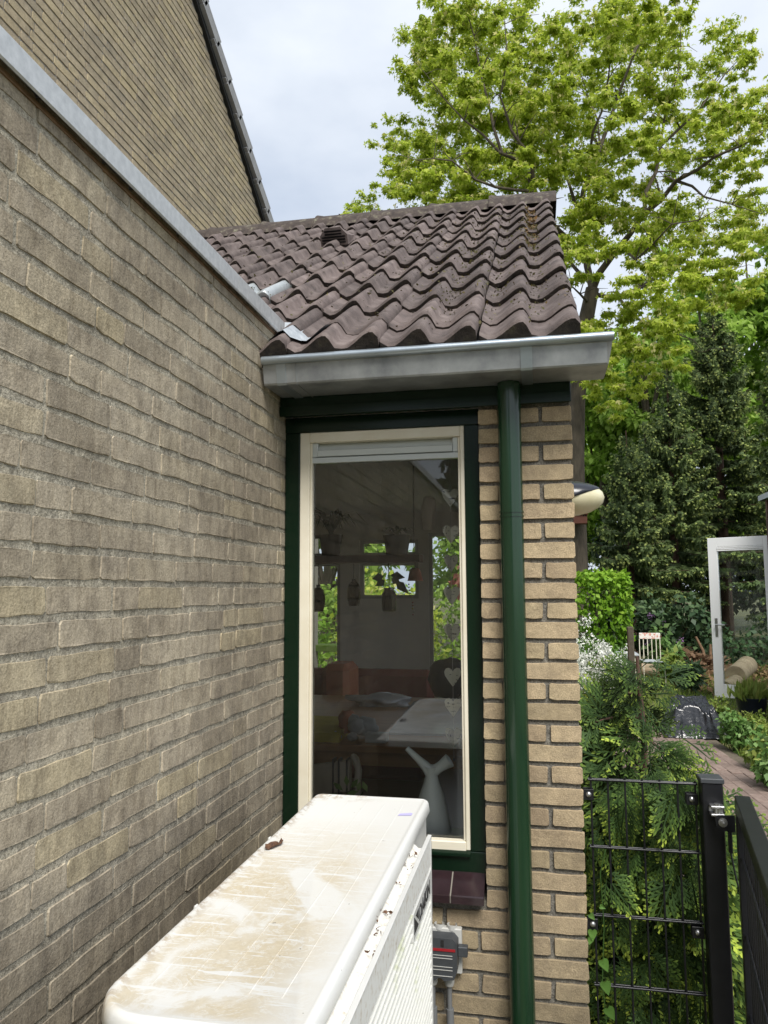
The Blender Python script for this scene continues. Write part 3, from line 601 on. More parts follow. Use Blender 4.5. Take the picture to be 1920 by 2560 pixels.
# vent hood
vb_ = rp_(-.24, 1.98, .03); g = G(); hw = .08
def vp(x, s_, h): return vb_+Vector((x, 0, 0))+sdir2*s_+rn*h
v = [vp(-hw, 0, 0), vp(hw, 0, 0), vp(hw, 0, .055), vp(hw*.55, 0, .098), vp(-hw*.55, 0, .098), vp(-hw, 0, .055)]; v2 = [vp(-hw, .24, 0), vp(hw, .24, 0), vp(hw*.9, .24, .015), vp(hw*.5, .24, .03), vp(-hw*.5, .24, .03), vp(-hw*.9, .24, .015)]
g.add(v+v2, [(i, (i+1) % 6, 6+(i+1) % 6, 6+i) for i in range(6)]+[(5, 4, 3, 2, 1, 0)])
hood = g.build('vent_hood', 'tile', roof)
for k in range(5):
    h = .012+k*.0155; w = hw*.86 if k < 3 else hw*.62
    G().add([vp(-w, -.004, h), vp(w, -.004, h), vp(w, -.012, h+.010), vp(-w, -.012, h+.010), vp(-w, -.002, h+.002), vp(w, -.002, h+.002)], [(0, 1, 2, 3), (0, 4, 5, 1)]).build('louvre', 'blackpaint', hood)
# moss, grit and fallen petals lying on the tiles
Vs = []
def scatter(n, xr, sr, size, lo, hi, valley=False, tm=ONE, lift=.02):
    P = []; 
    for _ in range(n):
        x = rnd.uniform(*xr); s_ = rnd.uniform(*sr)
        if valley:
            u = (x-B0.x) % .150; 
            if .045 < u < .13 and rnd.random() < .85: continue
        fr = 1-((s_+GA) % GA)/GA; P.append(rp_(x, s_, prof((x-B0.x) % TW)+.024*fr+lift*.1+.002))
    if not P: return
    P = np.array(P); nn = unit(np.array(rn)+NP.normal(size=P.shape)*.5); A = unit(NP.normal(size=P.shape)); Vs.append(leaves(P, nn, A, size*(.5+NP.random(len(P))), tm, np.clip(lo+(hi-lo)*NP.random(len(P)), 0, 1)))
scatter(900, (.80, .90), (1.2, 2.7), .014, .1, .8, True); scatter(260, (.835, .89), (2.0, 2.75), .018, .55, .8); scatter(1500, (.50, .99), (-.1, 2.6), .013, 0, .45, True); scatter(1400, (-.9, .6), (.2, 2.6), .012, 0, .4, True); scatter(500, (.3, .99), (-.1, 2.7), .010, .3, .6)
scatter(160, (-.6, .95), (-.1, 2.5), .016, .9, 1.0, True, THIN)
xs_ = NP.uniform(-1.6, 1.03, 1500); P = np.stack([xs_, yr+NP.normal(size=1500)*.045, zr+.084-np.abs(NP.normal(size=1500))*.02], 1); keep = NP.random(1500) < np.clip(.35+.6*(xs_-.3), .15, 1); P = P[keep]
Vs.append(leaves(P, unit(np.array([0, 0, 1])+NP.normal(size=P.shape)*.6), unit(NP.normal(size=P.shape)+np.array([0, 0, .5])), .016*(.5+NP.random(len(P))), ONE, NP.random(len(P))))
quads('moss', *cat(Vs), 'moss', roof, 'stuff')
# dead leaf litter where wall and roof meet
P = np.array([(.03+.05*rnd.random(), 2.33+.05*rnd.random(), 2.545+.03*rnd.random()) for _ in range(26)])
lit = quads('leaf_litter', *leaves(P, unit(NP.normal(size=P.shape)+np.array([0, 0, 1.])), unit(NP.normal(size=P.shape)), .03*(.6+NP.random(26)), ONE, NP.random(26)), 'brownleaf')
tag(lit, 'small heap of dead brown leaves in the corner between wall and roof', 'leaves')

# ================================================================== HEAT PUMP
X0, X1, Y0, Y1, ZT = .225, .545, .985, 2.112, 1.18
hp = thing('heat_pump', 'long white outdoor heat pump with a dirt-stained top, standing beside the garage wall', 'heat pump', (.39, 1.55, GZ))
def rrect(x0, x1, y0, y1, r, n=6, rs=None):
    rs = rs or (r, r, r, r); P = []
    for (cx, cy, a, q) in ((x1-rs[0], y1-rs[0], 0, rs[0]), (x0+rs[1], y1-rs[1], 90, rs[1]), (x0+rs[2], y0+rs[2], 180, rs[2]), (x1-rs[3], y0+rs[3], 270, rs[3])):
        for k in range(n+1): P.append((cx+q*math.cos(R(a+90*k/n)), cy+q*math.sin(R(a+90*k/n))))
    return P
RS = (.022, .022, .085, .03)
def shell(levels, cap_top=True, cap_bot=False):
    g = G(); n = None; v = []
    for (ins, z) in levels:
        P = rrect(X0+ins, X1-ins, Y0+ins, Y1-ins, 0, 6, tuple(max(q-ins, .004) for q in RS)); n = len(P); v += [(x, y, z) for x, y in P]
    f = [(j*n+i, j*n+(i+1) % n, (j+1)*n+(i+1) % n, (j+1)*n+i) for j in range(len(levels)-1) for i in range(n)]
    if cap_top: f.append(tuple(range((len(levels)-1)*n, len(levels)*n)))
    if cap_bot: f.append(tuple(range(n-1, -1, -1)))
    return g.add(v, f)
g = shell([(.004, ZT-.034), (0, ZT-.033), (-.004, ZT-.028), (-.001, ZT-.008), (.002, ZT-.003), (.007, ZT), (.012, ZT-.001), (.017, ZT-.003)])
for x in (.283, .333, .383, .433, .483): g.prism([(x-.0012, ZT-.0031), (x-.0004, ZT-.0024), (x+.0004, ZT-.0024), (x+.0012, ZT-.0031)], 'y', Y0+.09, Y1-.055)
top = g.build('top_cover', 'dirty', hp, smooth=50)
shell([(.006, .34), (.006, ZT-.0345)], True, True).build('casing', 'white_plastic', hp, smooth=40)
# grille housing on the front (faces +x), stops short of the far end
GY0, GY1, GXO = 1.0, 1.845, .587
g = G(); g.prism([(X1-.004, 1.150), (.556, 1.137), (.566, 1.136), (.576, 1.142), (.579, 1.166), (GXO, 1.166), (GXO+.0005, 1.108), (.578, 1.106), (.576, .40), (X1-.004, .40)], 'y', GY0, GY1)
gr = g.build('front_grille', 'speckled', hp, smooth=30)
G().box(.579, GXO+.0015, GY0-.001, GY1+.0015, 1.1665, 1.1685, .0008).box(.5785, GXO+.001, GY1-.012, GY1+.001, .40, 1.166).box(.5785, GXO+.001, GY0, GY0+.012, .40, 1.166).box(.5785, GXO+.0002, GY0+.0121, GY1-.0121, .40, .42).build('grille_frame', 'white_plastic', gr)
G().box(.5764, .5772, GY0+.0122, GY1-.0122, .425, 1.100).build('coil_backing', 'coil', gr)
sm = G().prism([(.5774, -.0035), (GXO-.0002, -.0022), (GXO+.0006, .0005), (GXO-.0002, .003), (.5774, .0030)], 'y', GY0+.0122, GY1-.0122).mesh('slat', 'slatw')
for k in range(36):
    put('slat', sm, gr, (0, 0, 1.092-.0185*k))
rm = G().box(.5776, .583, -.002, .002, .425, 1.10).mesh('grille_rib', 'slatw')
for y in np.arange(GY0+.10, GY1-.05, .105): put('grille_rib', rm, gr, (0, float(y), 0))
G().box(.5772, GXO+.0012, 1.575, 1.835, 1.040, 1.096, .002).build('badge', 'white_plastic', hp)
def text3d(name, body, size, mtx, mtl, parent, ext_=.0006, sx_=1.):
    cu = bpy.data.curves.new(name, 'FONT'); cu.body = body; cu.size = size; cu.extrude = ext_; cu.offset = size*.012
    tmp = bpy.data.objects.new(name, cu); COL.objects.link(tmp); dg = bpy.context.evaluated_depsgraph_get(); me = bpy.data.meshes.new_from_object(tmp.evaluated_get(dg)); bpy.data.objects.remove(tmp)
    me.transform(mtx @ Matrix.Diagonal((sx_, 1, 1, 1))); me.materials.clear(); me.materials.append(MT[mtl]); return link(name, me, parent)
TX = Matrix(((0, 0, 1, GXO+.0018), (1, 0, 0, 0), (0, 1, 0, 0), (0, 0, 0, 1)))
text3d('lettering', 'DAIKIN', .042, Matrix.Translation((0, 1.648, 1.053)) @ TX, 'ink', hp, sx_=1.12)
G().prism([(1.585, 1.053), (1.636, 1.053), (1.585, 1.086)], 'x', GXO+.0008, GXO+.0022).prism([(1.604, 1.083), (1.640, 1.083), (1.640, 1.062)], 'x', GXO+.0008, GXO+.0022).build('emblem', 'ink', hp)
for (y0, y1) in ((1.15, 1.23), (1.85, 1.93)): G().box(.0065, .60, y0, y1, .300, .339, .003).box(.0065, .03, y0, y1, .16, .2999, .003).build('wall_bracket', 'white_plastic', hp)
for y in (1.36, 1.75): G().lathe([(.006, 0), (.006, .006), (0, .009)], (X0-.004, y, ZT-.015), 10, (-1, 0, .6)).build('screw', 'white_plastic', hp, smooth=True)
# sticker, leaf and petals lying on it
tag(G().add([(.487, 1.950, ZT-.0019), (.521, 1.956, ZT-.0019), (.522, 1.973, ZT-.0013), (.516, 1.975, ZT-.001), (.490, 1.966, ZT-.0016)], [(0, 1, 2, 3, 4)]).build('tape_scrap', 'sticker'), 'small lilac scrap of tape stuck on the white heat pump lid', 'sticker')
g = G(); v = []; ns = 9
for j in range(5):
    for i in range(ns):
        u = (i/(ns-1)-.5); w = (j/4-.5); e = 1-(2*w)**2*.5; v.append((.257+.030*u*e+.006*w, 1.672+.05*w+.012*u, ZT-.003+.012*abs(mnoise.noise((u*6, w*6, 3)))+.012*abs(u)))
g.add(v, [(j*ns+i, j*ns+i+1, (j+1)*ns+i+1, (j+1)*ns+i) for j in range(4) for i in range(ns-1)])
tag(g.build('dead_leaf', 'brownleaf', smooth=False, recalc=False), 'crumpled dark brown dead leaf lying on the heat pump lid', 'leaf')
P = np.array([(.551+.02*rnd.random(), y+rnd.uniform(-.01, .01), 1.143+.002*rnd.random()) for y in [1.70]*5+[1.46]*9+[1.38]*10+[1.3]*5+[1.6]*4+[1.78]*3]+[(.5485, rnd.choice((1.76, 1.70, 1.44, 1.41)), 1.152) for _ in range(14)])
tag(quads('petal_litter', *leaves(P, unit(NP.normal(size=P.shape)*.4+np.array([0, 0, 1.])), unit(NP.normal(size=P.shape)), .008*(.5+NP.random(len(P))), ONE, NP.random(len(P))), 'brownleaf'), 'dry petals and bud scales caught in the heat pump front gutter', 'litter')

# ================================================================== ISOLATOR SWITCH
sw = thing('isolator_switch', 'dark grey electrical isolator box with a red stripe, low on the brick wall', 'switch box', (.53, YF-.002, .59))
g = G(); F = 2.352
g.prism([(.462, .605), (.462, .70), (.470, .712), (.575, .712), (.588, .698), (.588, .622), (.578, .598), (.548, .592), (.540, .600), (.530, .600), (.522, .592), (.480, .592)], 'y', F, 2.40); g.build('cover', 'darkgrey', sw)
G().box(.458, .597, 2.4005, YF-.0022, .592, .722, .003).build('back_plate', 'lightgrey', sw)
for x in (.487, .528, .567): G().lathe([(.0, -.002), (.016, 0), (.016, .014)], (x, 2.414, .716), 14, (0, 0, 1)).build('cable_entry_plug', 'lightgrey', sw, smooth=40)
G().box(.464, .583, F-.002, F-.0002, .677, .684).build('red_stripe', 'red', sw)
for z in (.664, .656, .632, .623, .606): G().box(.466, .574, F-.0016, F-.0002, z, z+.0015).build('cover_line', 'lightgrey', sw)
G().box(.5885, .617, 2.37, 2.395, .655, .684, .002).build('lever', 'darkgrey', sw)
G().box(.540, .549, F-.002, F-.0002, .690, .708).build('lock_slot', 'black', sw)
for x in (.510, .560):
    G().lathe([(.0155, .592), (.0155, .575), (.012, .566), (.006, .565)], (x, 2.385, 0), 16).build('cable_gland', 'lightgrey', sw, smooth=40)
    G().tube([(x, 2.385, .575), (x, 2.385, .5), (x+.002, 2.388, .32), (x, 2.39, GZ)], .0075, 10).build('cable', 'greypipe', sw, smooth=50)
    G().tube([(x+.001, 2.386, .50), (x+.002, 2.388, .32), (x, 2.39, GZ)], .0115, 12).build('conduit', 'greypipe', sw, smooth=50)

# ================================================================== WALL LAMP
la = thing('wall_lamp', 'half-round wall lamp with black cap and cream diffuser on the extension side wall', 'lamp', (.9625, 3.3, 2.13))
def dome(g, z0, z1, fn, x0=.963, n=14, m=10):
    v = []
    for j in range(m+1):
        a = math.pi*j/m
        for i in range(n+1): 
            b = math.pi*(i/n-.5); v.append((x0+.175*max(math.sin(a), 0)**.8*math.cos(b), 3.3+.11*math.sin(a)*math.sin(b), 2.135+(.070 if math.cos(a) > 0 else .078)*math.cos(a)))
    w = n+1; g.add(v, [(j*w+i, j*w+i+1, (j+1)*w+i+1, (j+1)*w+i) for j in range(m) for i in range(n)]); return g
def cut(g, up):                                # keep the part of the dome over (or under) a plane falling towards the wall
    me = g.mesh('lamp'); bm = bmesh.new(); bm.from_mesh(me); bmesh.ops.remove_doubles(bm, verts=bm.verts, dist=1e-5)
    bmesh.ops.bisect_plane(bm, geom=bm.verts[:]+bm.edges[:]+bm.faces[:], plane_co=(1.01, 3.3, 2.130), plane_no=(-.36, 0, .933) if not up else (.36, 0, -.933), clear_outer=True)
    if up: bmesh.ops.scale(bm, vec=(1.03, 1.03, 1.03), verts=bm.verts, space=Matrix.Translation((-.963, -3.3, -2.125)))
    bm.to_mesh(me); bm.free(); me.polygons.foreach_set('use_smooth', [True]*len(me.polygons)); return me
for nm, up, mt_ in (('lamp_cap', True, 'lampblack'), ('diffuser', False, 'lampdiff')):
    me = cut(dome(G(), 0, 0, 0), up); me.materials.append(MT[mt_]); o = link(nm, me, la)
    if up: o.modifiers.new('thickness', 'SOLIDIFY').thickness = .004
G().box(.9628, .972, 3.22, 3.38, 2.05, 2.2, .003).build('back_plate', 'lampblack', la)

# ================================================================== FENCE, POST, GATE
fe = thing('fence_panel', 'narrow black double-rod mesh fence panel between brick corner and gate post', 'fence', (1.14, 2.45, GZ))
for k in range(7): G().tube([(.994+.05*k, 2.45, GZ+.03), (.994+.05*k, 2.45, 1.178)], .003, 8).build('upright_rod', 'blackpaint', fe, smooth=60)
for k in range(6):
    z = 1.170-.197*k
    for dy in (-.0062, .0062): G().tube([(.986, 2.45+dy, z), (1.300, 2.45+dy, z)], .0034, 8).build('cross_rod', 'blackpaint', fe, smooth=60)
for z in (1.130, .755, .38):
    for x0, x1, xb in ((.9702, 1.001, .986), (1.266, 1.300, 1.281)):
        br = G().box(x0, x1, 2.4415-.004, 2.4415, z-.019, z+.013, .001).box(x0, x1, 2.4585, 2.4625, z-.019, z+.013, .001).build('bracket', 'blackpaint', fe)
        G().lathe([(.0085, 0), (.0082, .003), (.0055, .006), (0, .0072)], (xb, 2.4374, z-.002), 16, (0, -1, 0)).build('bolt', 'steel', br, smooth=60)
po = thing('gate_post', 'square black steel post with flat cap carrying the gate hinge', 'post', (1.331, 2.42, GZ))
G().box(1.302, 1.360, 2.391, 2.449, GZ-.05, 1.186, .003).build('post', 'blackpaint', po)
G().box(1.2985, 1.3635, 2.3875, 2.4525, 1.1863, 1.200, .002).build('cap', 'darkgrey', po)
hi = G().box(1.318, 1.3555, 2.3605, 2.3905, 1.102, 1.109, .002).box(1.318, 1.3555, 2.3605, 2.3905, 1.124, 1.131, .002).box(1.318, 1.3555, 2.3865, 2.3906, 1.1095, 1.1235).build('hinge', 'steel', po)
G().tube([(1.337, 2.372, 1.098), (1.337, 2.372, 1.1355)], .008, 14).build('hinge_pin', 'steel', hi, smooth=50)
GO = Vector((1.392, 2.315, 0)); gd = Vector((-.150, -.9887, 0)).normalized(); gn = Vector((gd.y, -gd.x, 0))
GMX = Matrix.Translation(GO) @ Matrix((gd, Vector((-gd.y, gd.x, 0)), Vector((0, 0, 1)))).transposed().to_4x4()
ga = thing('metal_gate', 'open black steel garden gate with mesh infill swung towards the camera', 'gate', (GO.x, GO.y, GZ))
def gb(nm, x0, x1, y0, y1, z0, z1, b=.002, p=ga): return G().box(x0, x1, y0, y1, z0, z1, b, mtx=GMX).build(nm, 'blackpaint', p)
gb('top_rail', 0, 1.0, -.02, .02, 1.135, 1.175); gb('bottom_rail', 0, 1.0, -.02, .02, GZ+.06, GZ+.10)
gb('stile', .0, .04, -.02, .02, GZ+.1002, 1.1348); gb('stile', .96, 1.0, -.02, .02, GZ+.1002, 1.1348)
for k in range(18): G().tube([GMX @ Vector((.07+.05*k, -.004, GZ+.1005)), GMX @ Vector((.07+.05*k, -.004, 1.134))], .003, 6).build('upright_rod', 'blackpaint', ga, smooth=60)
for k in range(5):
    for dy in (-.0105, .0025): G().tube([GMX @ Vector((.041, dy, 1.02-.2*k)), GMX @ Vector((.959, dy, 1.02-.2*k))], .0034, 6).build('cross_rod', 'blackpaint', ga, smooth=60)
hl = G().prism([(1.327, 1.100), (1.335, 1.108), (1.38, 1.108), (1.38, 1.062), (1.345, 1.066), (1.330, 1.078)], 'y', 2.3565, 2.3605).build('hinge_plate', 'blackpaint', ga)
G().lathe([(.0125, 0), (.0125, .003), (.008, .0032), (.008, .009), (.0045, .0092), (.0045, .014), (0, .0145)], (1.347, 2.3563, 1.089), 12, (0, -1, 0)).build('hinge_bolt', 'steel', hl, smooth=30)
G().box(1.364, 1.374, 2.37, 2.385, 1.0, 1.065, .002).tube([(1.369, 2.378, 1.0), (1.375, 2.36, .94), (1.385, 2.34, .88)], .0025, 6).build('closer_cable', 'blackpaint', ga)

# ================================================================== THUJA + BINDWEED
def frond_mesh(name, mtl, seed, n=13, dense=1):
    q = np.random.default_rng(seed); V = []; T = []
    def seg(p, a, L, w, t):
        a = a/np.linalg.norm(a); s = np.array([a[1], -a[0], 0.]); z = np.array([0, 0, q.normal()*.006])
        V.append([p-s*w*.45, p+a*L*.55-s*w*.6+z, p+a*L+z, p+a*L*.55+s*w*.6+z] if False else [p-s*w*.5, p+a*L*.6+s*(-w*.6)+z, p+a*L*1.0+z*1.5, p+a*L*.6+s*w*.6+z]); T.append(t)
    seg(np.array([0, 0, 0.]), np.array([0, 1., 0]), 1.0, .034, .25)
    for k in range(n):
        f = .10+.85*k/n; side = 1 if k % 2 else -1; Lb = .52*(1-f)**.75+.10; ang = R(48-16*f)*side+q.normal()*.06; a = np.array([math.sin(ang), math.cos(ang), 0]); p = np.array([0, f, -.10*f*f])
        seg(p, a, Lb, .034, .30+.35*f)
        m = max(2, int(7*Lb/.45))
        for j in range(m):
            fj = .25+.72*j/m; s2 = 1 if (j+k) % 2 else -1; a2 = ang+R(38)*s2+q.normal()*.08; L2 = .16*(1-fj*.6)*(.6+.6*Lb)+.03
            seg(p+a*Lb*fj, np.array([math.sin(a2), math.cos(a2), -.15]), L2, .036, min(1, .28+.33*f+.33*fj+q.normal()*.05))
        seg(p+a*Lb*.92, a, 0.075, .038, min(1, .55+.40*f))
    V = np.array(V); V[:, :, 2] -= .22*V[:, :, 1]**2+.25*V[:, :, 0]**2
    o = quads(name, V, np.array(T), mtl); me = o.data; bpy.data.objects.remove(o); return me
FR = [frond_mesh('frond', 'thuja', 40+k) for k in range(5)]; FD = [frond_mesh('frond', 'thuja_shaded', 60+k, 9) for k in range(3)]
th = thing('thuja', 'dark green thuja conifer with flat scaly sprays, growing behind the black mesh fence', 'conifer', (1.21, 2.95, GZ))
G().tube([(1.21, 2.95, GZ-.05), (1.20, 2.95, .8), (1.215, 2.94, 1.2), (1.20, 2.93, 1.50)], [.03, .02, .012, .006], 10).build('trunk', 'redbark', th, smooth=60)
g = G(); items = []
def th_rad(z): return .22 if z < 1.0 else max(.04, .22-.42*(z-1.0)**1.05)
for k in range(860):
    z = GZ+.05+(1.27)*rnd.random()**1.3; a = rnd.uniform(0, 2*math.pi); rad = th_rad(z)*(rnd.uniform(.3, 1.0)); 
    if z > 1.08 and rnd.random() < .42: continue
    if z > .92 and math.cos(a) > .25 and rnd.random() < .75: continue
    d = Vector((math.cos(a), math.sin(a), 0)); p = Vector((1.205, 2.94, z))+d*rad*.9
    if p.y < 2.56: p.y = 2.56+rnd.random()*.12
    if p.x < 1.0 and p.y < 2.62: p.x = 1.0+rnd.random()*.05
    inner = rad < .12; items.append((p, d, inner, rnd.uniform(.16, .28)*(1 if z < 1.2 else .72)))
for k in range(105):                           # sprays pressed towards the mesh
    x = rnd.uniform(.985, 1.33); z = rnd.uniform(GZ+.1, 1.2); items.append((Vector((x, rnd.uniform(2.475, 2.60), z)), Vector((rnd.uniform(-.7, .7), -.12, -.75)).normalized(), False, rnd.uniform(.11, .18)))
for (z, a, L) in ((.95, 200, .25), (1.05, 320, .14), (1.12, 185, .26), (1.2, 290, .16), (1.28, 210, .20), (1.36, 160, .15), (.8, 250, .22), (1.0, 60, .2)):
    a = R(a); d = Vector((math.cos(a), math.sin(a), .22)); p0 = Vector((1.208, 2.94, z)); P = [p0+d*(L*t_)+Vector((0, 0, -.05*t_*t_)) for t_ in (0, .4, .75, 1)]; G().tube(P, [.008, .006, .004, .002], 6).build('limb', 'redbark', th, smooth=60)
    for j in range(7): t_ = .35+.65*j/6; items.append((p0+d*(L*t_)+Vector((0, 0, -.05*t_*t_)), (d+Vector((rnd.uniform(-.7, .7), rnd.uniform(-.7, .7), .0))).normalized(), False, rnd.uniform(.11, .19)))
def frond_matrix(p, d, sz):
    y = (d*.8+Vector((rnd.uniform(-.45, .45), rnd.uniform(-.45, .45), rnd.uniform(-.75, .45)))).normalized(); n = (Vector((rnd.uniform(-.6, .6), -.55+rnd.uniform(-.5, .4), .55+rnd.uniform(-.4, .3))))
    z = (n-y*n.dot(y)).normalized(); x = y.cross(z); return Matrix.Translation(p) @ Matrix((x, y, z)).transposed().to_4x4() @ Matrix.Scale(sz, 4)
items.sort(key=lambda q: (q[2], (q[0]-EYE).length)); VV = []; TTn = []
for i, (p, d, inner, sz) in enumerate(items):
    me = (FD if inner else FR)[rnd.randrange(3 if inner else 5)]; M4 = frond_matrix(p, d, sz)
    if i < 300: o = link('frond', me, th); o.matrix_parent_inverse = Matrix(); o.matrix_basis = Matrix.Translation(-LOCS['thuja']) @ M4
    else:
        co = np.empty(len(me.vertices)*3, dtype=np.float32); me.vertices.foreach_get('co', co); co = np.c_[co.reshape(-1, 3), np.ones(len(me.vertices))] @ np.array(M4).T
        tt = np.empty(len(me.polygons), dtype=np.float32); me.attributes['tint'].data.foreach_get('value', tt); VV.append(co[:, :3].reshape(-1, 4, 3)); TTn.append(tt*.92)  # tint lowered as well, painting shade into the remaining sprays
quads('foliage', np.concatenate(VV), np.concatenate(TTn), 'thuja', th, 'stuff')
bw = thing('bindweed', 'thin climbing bindweed with heart shaped leaves twining up the left fence edge', 'climber', (1.02, 2.44, GZ))
G().tube([(1.015, 2.44, GZ), (1.02, 2.437, .4), (1.008, 2.434, .6), (1.018, 2.436, .75), (1.012, 2.434, .9), (1.03, 2.438, .97)], .0016, 6).build('stem', 'weed', bw)
HL = [(0, 0), (.22, -.12), (.42, .02), (.45, .25), (.30, .58), (0, 1.05), (-.30, .58), (-.45, .25), (-.42, .02), (-.22, -.12)]
for (px, py, sz, ra) in ((1481, 2325, .030, 0), (1506, 2400, .034, 25), (1512, 2455, .036, 15), (1519, 2520, .036, 30), (1500, 2265, .017, 70), (1475, 2285, .02, 40), (1478, 2345, .02, -20)):
    c = at(px, py, 2.432); g = G(); a = R(ra); v = [(0, 0, 0)]+[(x*sz, .004*abs(x)*4*sz*8-.002, -y*sz) for x, y in HL]; v[0] = (0, .002, -.4*sz)
    v = [(c.x+x*math.cos(a)-z*math.sin(a), c.y+y, c.z+x*math.sin(a)+z*math.cos(a)) for x, y, z in v]; g.add(v, [(0, i+1, (i+1) % 10+1) for i in range(10)], .3+.5*rnd.random()); g.build('leaf', 'vine', bw, smooth=True)
st = G().box(1.188, 1.212, 3.10, 3.125, GZ-.05, 1.60, .003).build('wooden_stake', 'bark'); tag(st, 'dark brown square wooden stake sticking up behind the thuja', 'stake')

# ================================================================== ROOM BEHIND THE WINDOW
RY0, RY1, RX0, RX1, RZ0, RZ1 = 2.6205, 7.30, -2.6, .80, .25, 2.50
def wall_holes(g, x0, x1, z0, z1, holes, y0, y1):
    xs = sorted({x0, x1, *[h[0] for h in holes], *[h[1] for h in holes]}); zs = sorted({z0, z1, *[h[2] for h in holes], *[h[3] for h in holes]})
    for a, b in zip(xs, xs[1:]):
        run = None
        for c, d in list(zip(zs, zs[1:]))+[(None, None)]:
            solid = c is not None and not any(h[0] <= a and b <= h[1] and h[2] <= c and d <= h[3] for h in holes)
            if solid: run = (run[0], d) if run else (c, d)
            elif run: g.box(a, b, y0, y1, *run); run = None
HO = [(-1.80, -1.085, .30, 2.02), (-1.80, -1.085, 2.08, 2.30), (-.885, -.295, 1.66, 2.02), (-.885, -.295, 2.08, 2.24), (-.195, .74, 1.00, 2.30)]
g = G(); wall_holes(g, RX0, RX1, RZ0, RZ1, HO, RY1, RY1+.12); g.build('room_back_wall', 'plaster', ext)
g = G(); g.box(RX0-.1, RX0, RY0, RY1+.12, RZ0, RZ1); g.box(RX0, -.004, RY0, RY0+.02, RZ0, RZ1); g.box(.796, .799, RY0, 4.2, RZ0, RZ1); g.box(.796, .799, 6.9, RY1, RZ0, RZ1); g.box(.796, .799, 4.2, 6.9, RZ0, .95); g.box(.796, .799, 4.2, 6.9, 2.2, RZ1); g.build('room_wall', 'roomdark', ext)
g = G(); g.box(RX0-.1, RX1, RY0, RY1+.12, RZ1+.001, RZ1+.05); g.build('ceiling', 'ceil', ext)
g = G(); g.box(RX0-.1, RX1-.005, RY0, RY1+.12, RZ0-.06, RZ0-.001); g.build('floor', 'floor', ext)
G().box(.0015, .672, 2.5605, 2.6195, .82, .9265).box(.0015, .672, 2.6205, 2.70, .90, .9265, .003).build('window_ledge', 'vent', ext)
G().box(.0015, .02, 2.5605, 2.6195, .927, 2.345).box(.655, .6725, 2.5605, 2.6195, .927, 2.345).box(.0201, .6549, 2.5605, 2.6195, 2.30, 2.345).build('window_reveal', 'cream', ext)
for (x0, x1, z0, z1) in HO:
    fr = G().box(x0, x0+.035, RY1+.02, RY1+.07, z0, z1).box(x1-.035, x1, RY1+.02, RY1+.07, z0, z1).box(x0+.0351, x1-.0351, RY1+.02, RY1+.07, z0, z0+.035).box(x0+.0351, x1-.0351, RY1+.02, RY1+.07, z1-.035, z1).build('back_window', 'lightgrey', ext)
    G().box(x0+.0352, x1-.0352, RY1+.045, RY1+.05, z0+.0352, z1-.0352).build('back_pane', 'pane', fr)

fr = G().box(.85, .90, 4.2, 4.25, .95, 2.2).box(.85, .90, 6.85, 6.9, .95, 2.2).box(.85, .90, 5.53, 5.58, .95, 2.2).box(.85, .90, 4.2501, 6.8499, .95, 1.0).box(.85, .90, 4.2501, 6.8499, 2.15, 2.2).build('added_side_window', 'lightgrey', ext)  # unseen window, added to let more daylight into the dark room
G().box(.872, .877, 4.25, 6.85, 1.0, 2.15).build('added_side_pane', 'pane', fr)
def tabletop():
    t = thing('dining_table', 'wooden dining table inside, seen through the glass under the grey sheet', 'table', (-.2, 5.0, RZ0))
    G().box(-1.3, .62, 4.05, 5.9, .875, .915, .006).build('table_top', 'tablewood', t)
    for x, y in ((-1.2, 4.15), (.5, 4.15), (-1.2, 5.8), (.5, 5.8)): G().box(x, x+.08, y-.04, y+.04, RZ0, .8748).build('leg', 'tablewood', t)
    G().box(-1.2, .52, 4.10, 4.13, .80, .8749).build('apron', 'tablewood', t)
tabletop()
def sheet(name, pts, h, mtl, label, cat):
    g = G(); n = len(pts); g.add([(x, y, .9155) for x, y in pts]+[(x, y, .9155+h) for x, y in pts], [tuple(range(n-1, -1, -1)), tuple(range(n, 2*n))]+[(i, (i+1) % n, n+(i+1) % n, n+i) for i in range(n)])
    return tag(g.build(name, mtl), label, cat)
sheet('grey_sheet', [(-.02, 4.36), (.44, 4.40), (.28, 5.75), (-.03, 5.72), (-.07, 5.6)], .012, 'lid', 'smooth grey plastic sheet lying on the dining table behind the glass', 'sheet')
P0_ = [(-.68, 4.10), (-.24, 4.10), (-.27, 4.62), (-.70, 4.66)]
sheet('yellow_cloth', P0_, .05, 'yellow', 'folded yellow cloth on the dining table at the lower left of the window', 'cloth')
def lump(name, c, r, mtl, label, cat, seed, amp=.25, fr_=9):
    bm = bmesh.new(); bmesh.ops.create_icosphere(bm, subdivisions=3, radius=1)
    for v in bm.verts:
        k = 1+amp*mnoise.noise(v.co*1.7+Vector((seed, seed*2, 0)))+amp*.4*mnoise.noise(v.co*fr_*.5+Vector((0, seed, 0))); v.co = Vector((v.co.x*r[0]*k, v.co.y*r[1]*k, max(v.co.z*r[2]*k, -r[2]*.8)))+Vector(c)
    me = bpy.data.meshes.new(name); bm.to_mesh(me); bm.free(); me.materials.append(MT[mtl]); me.polygons.foreach_set('use_smooth', [True]*len(me.polygons)); return tag(link(name, me), label, cat) if label else link(name, me)
pl = thing('plush_elephant', 'grey plush elephant with big ears lying among things on the dining table', 'soft toy', (-.13, 4.25, .916))
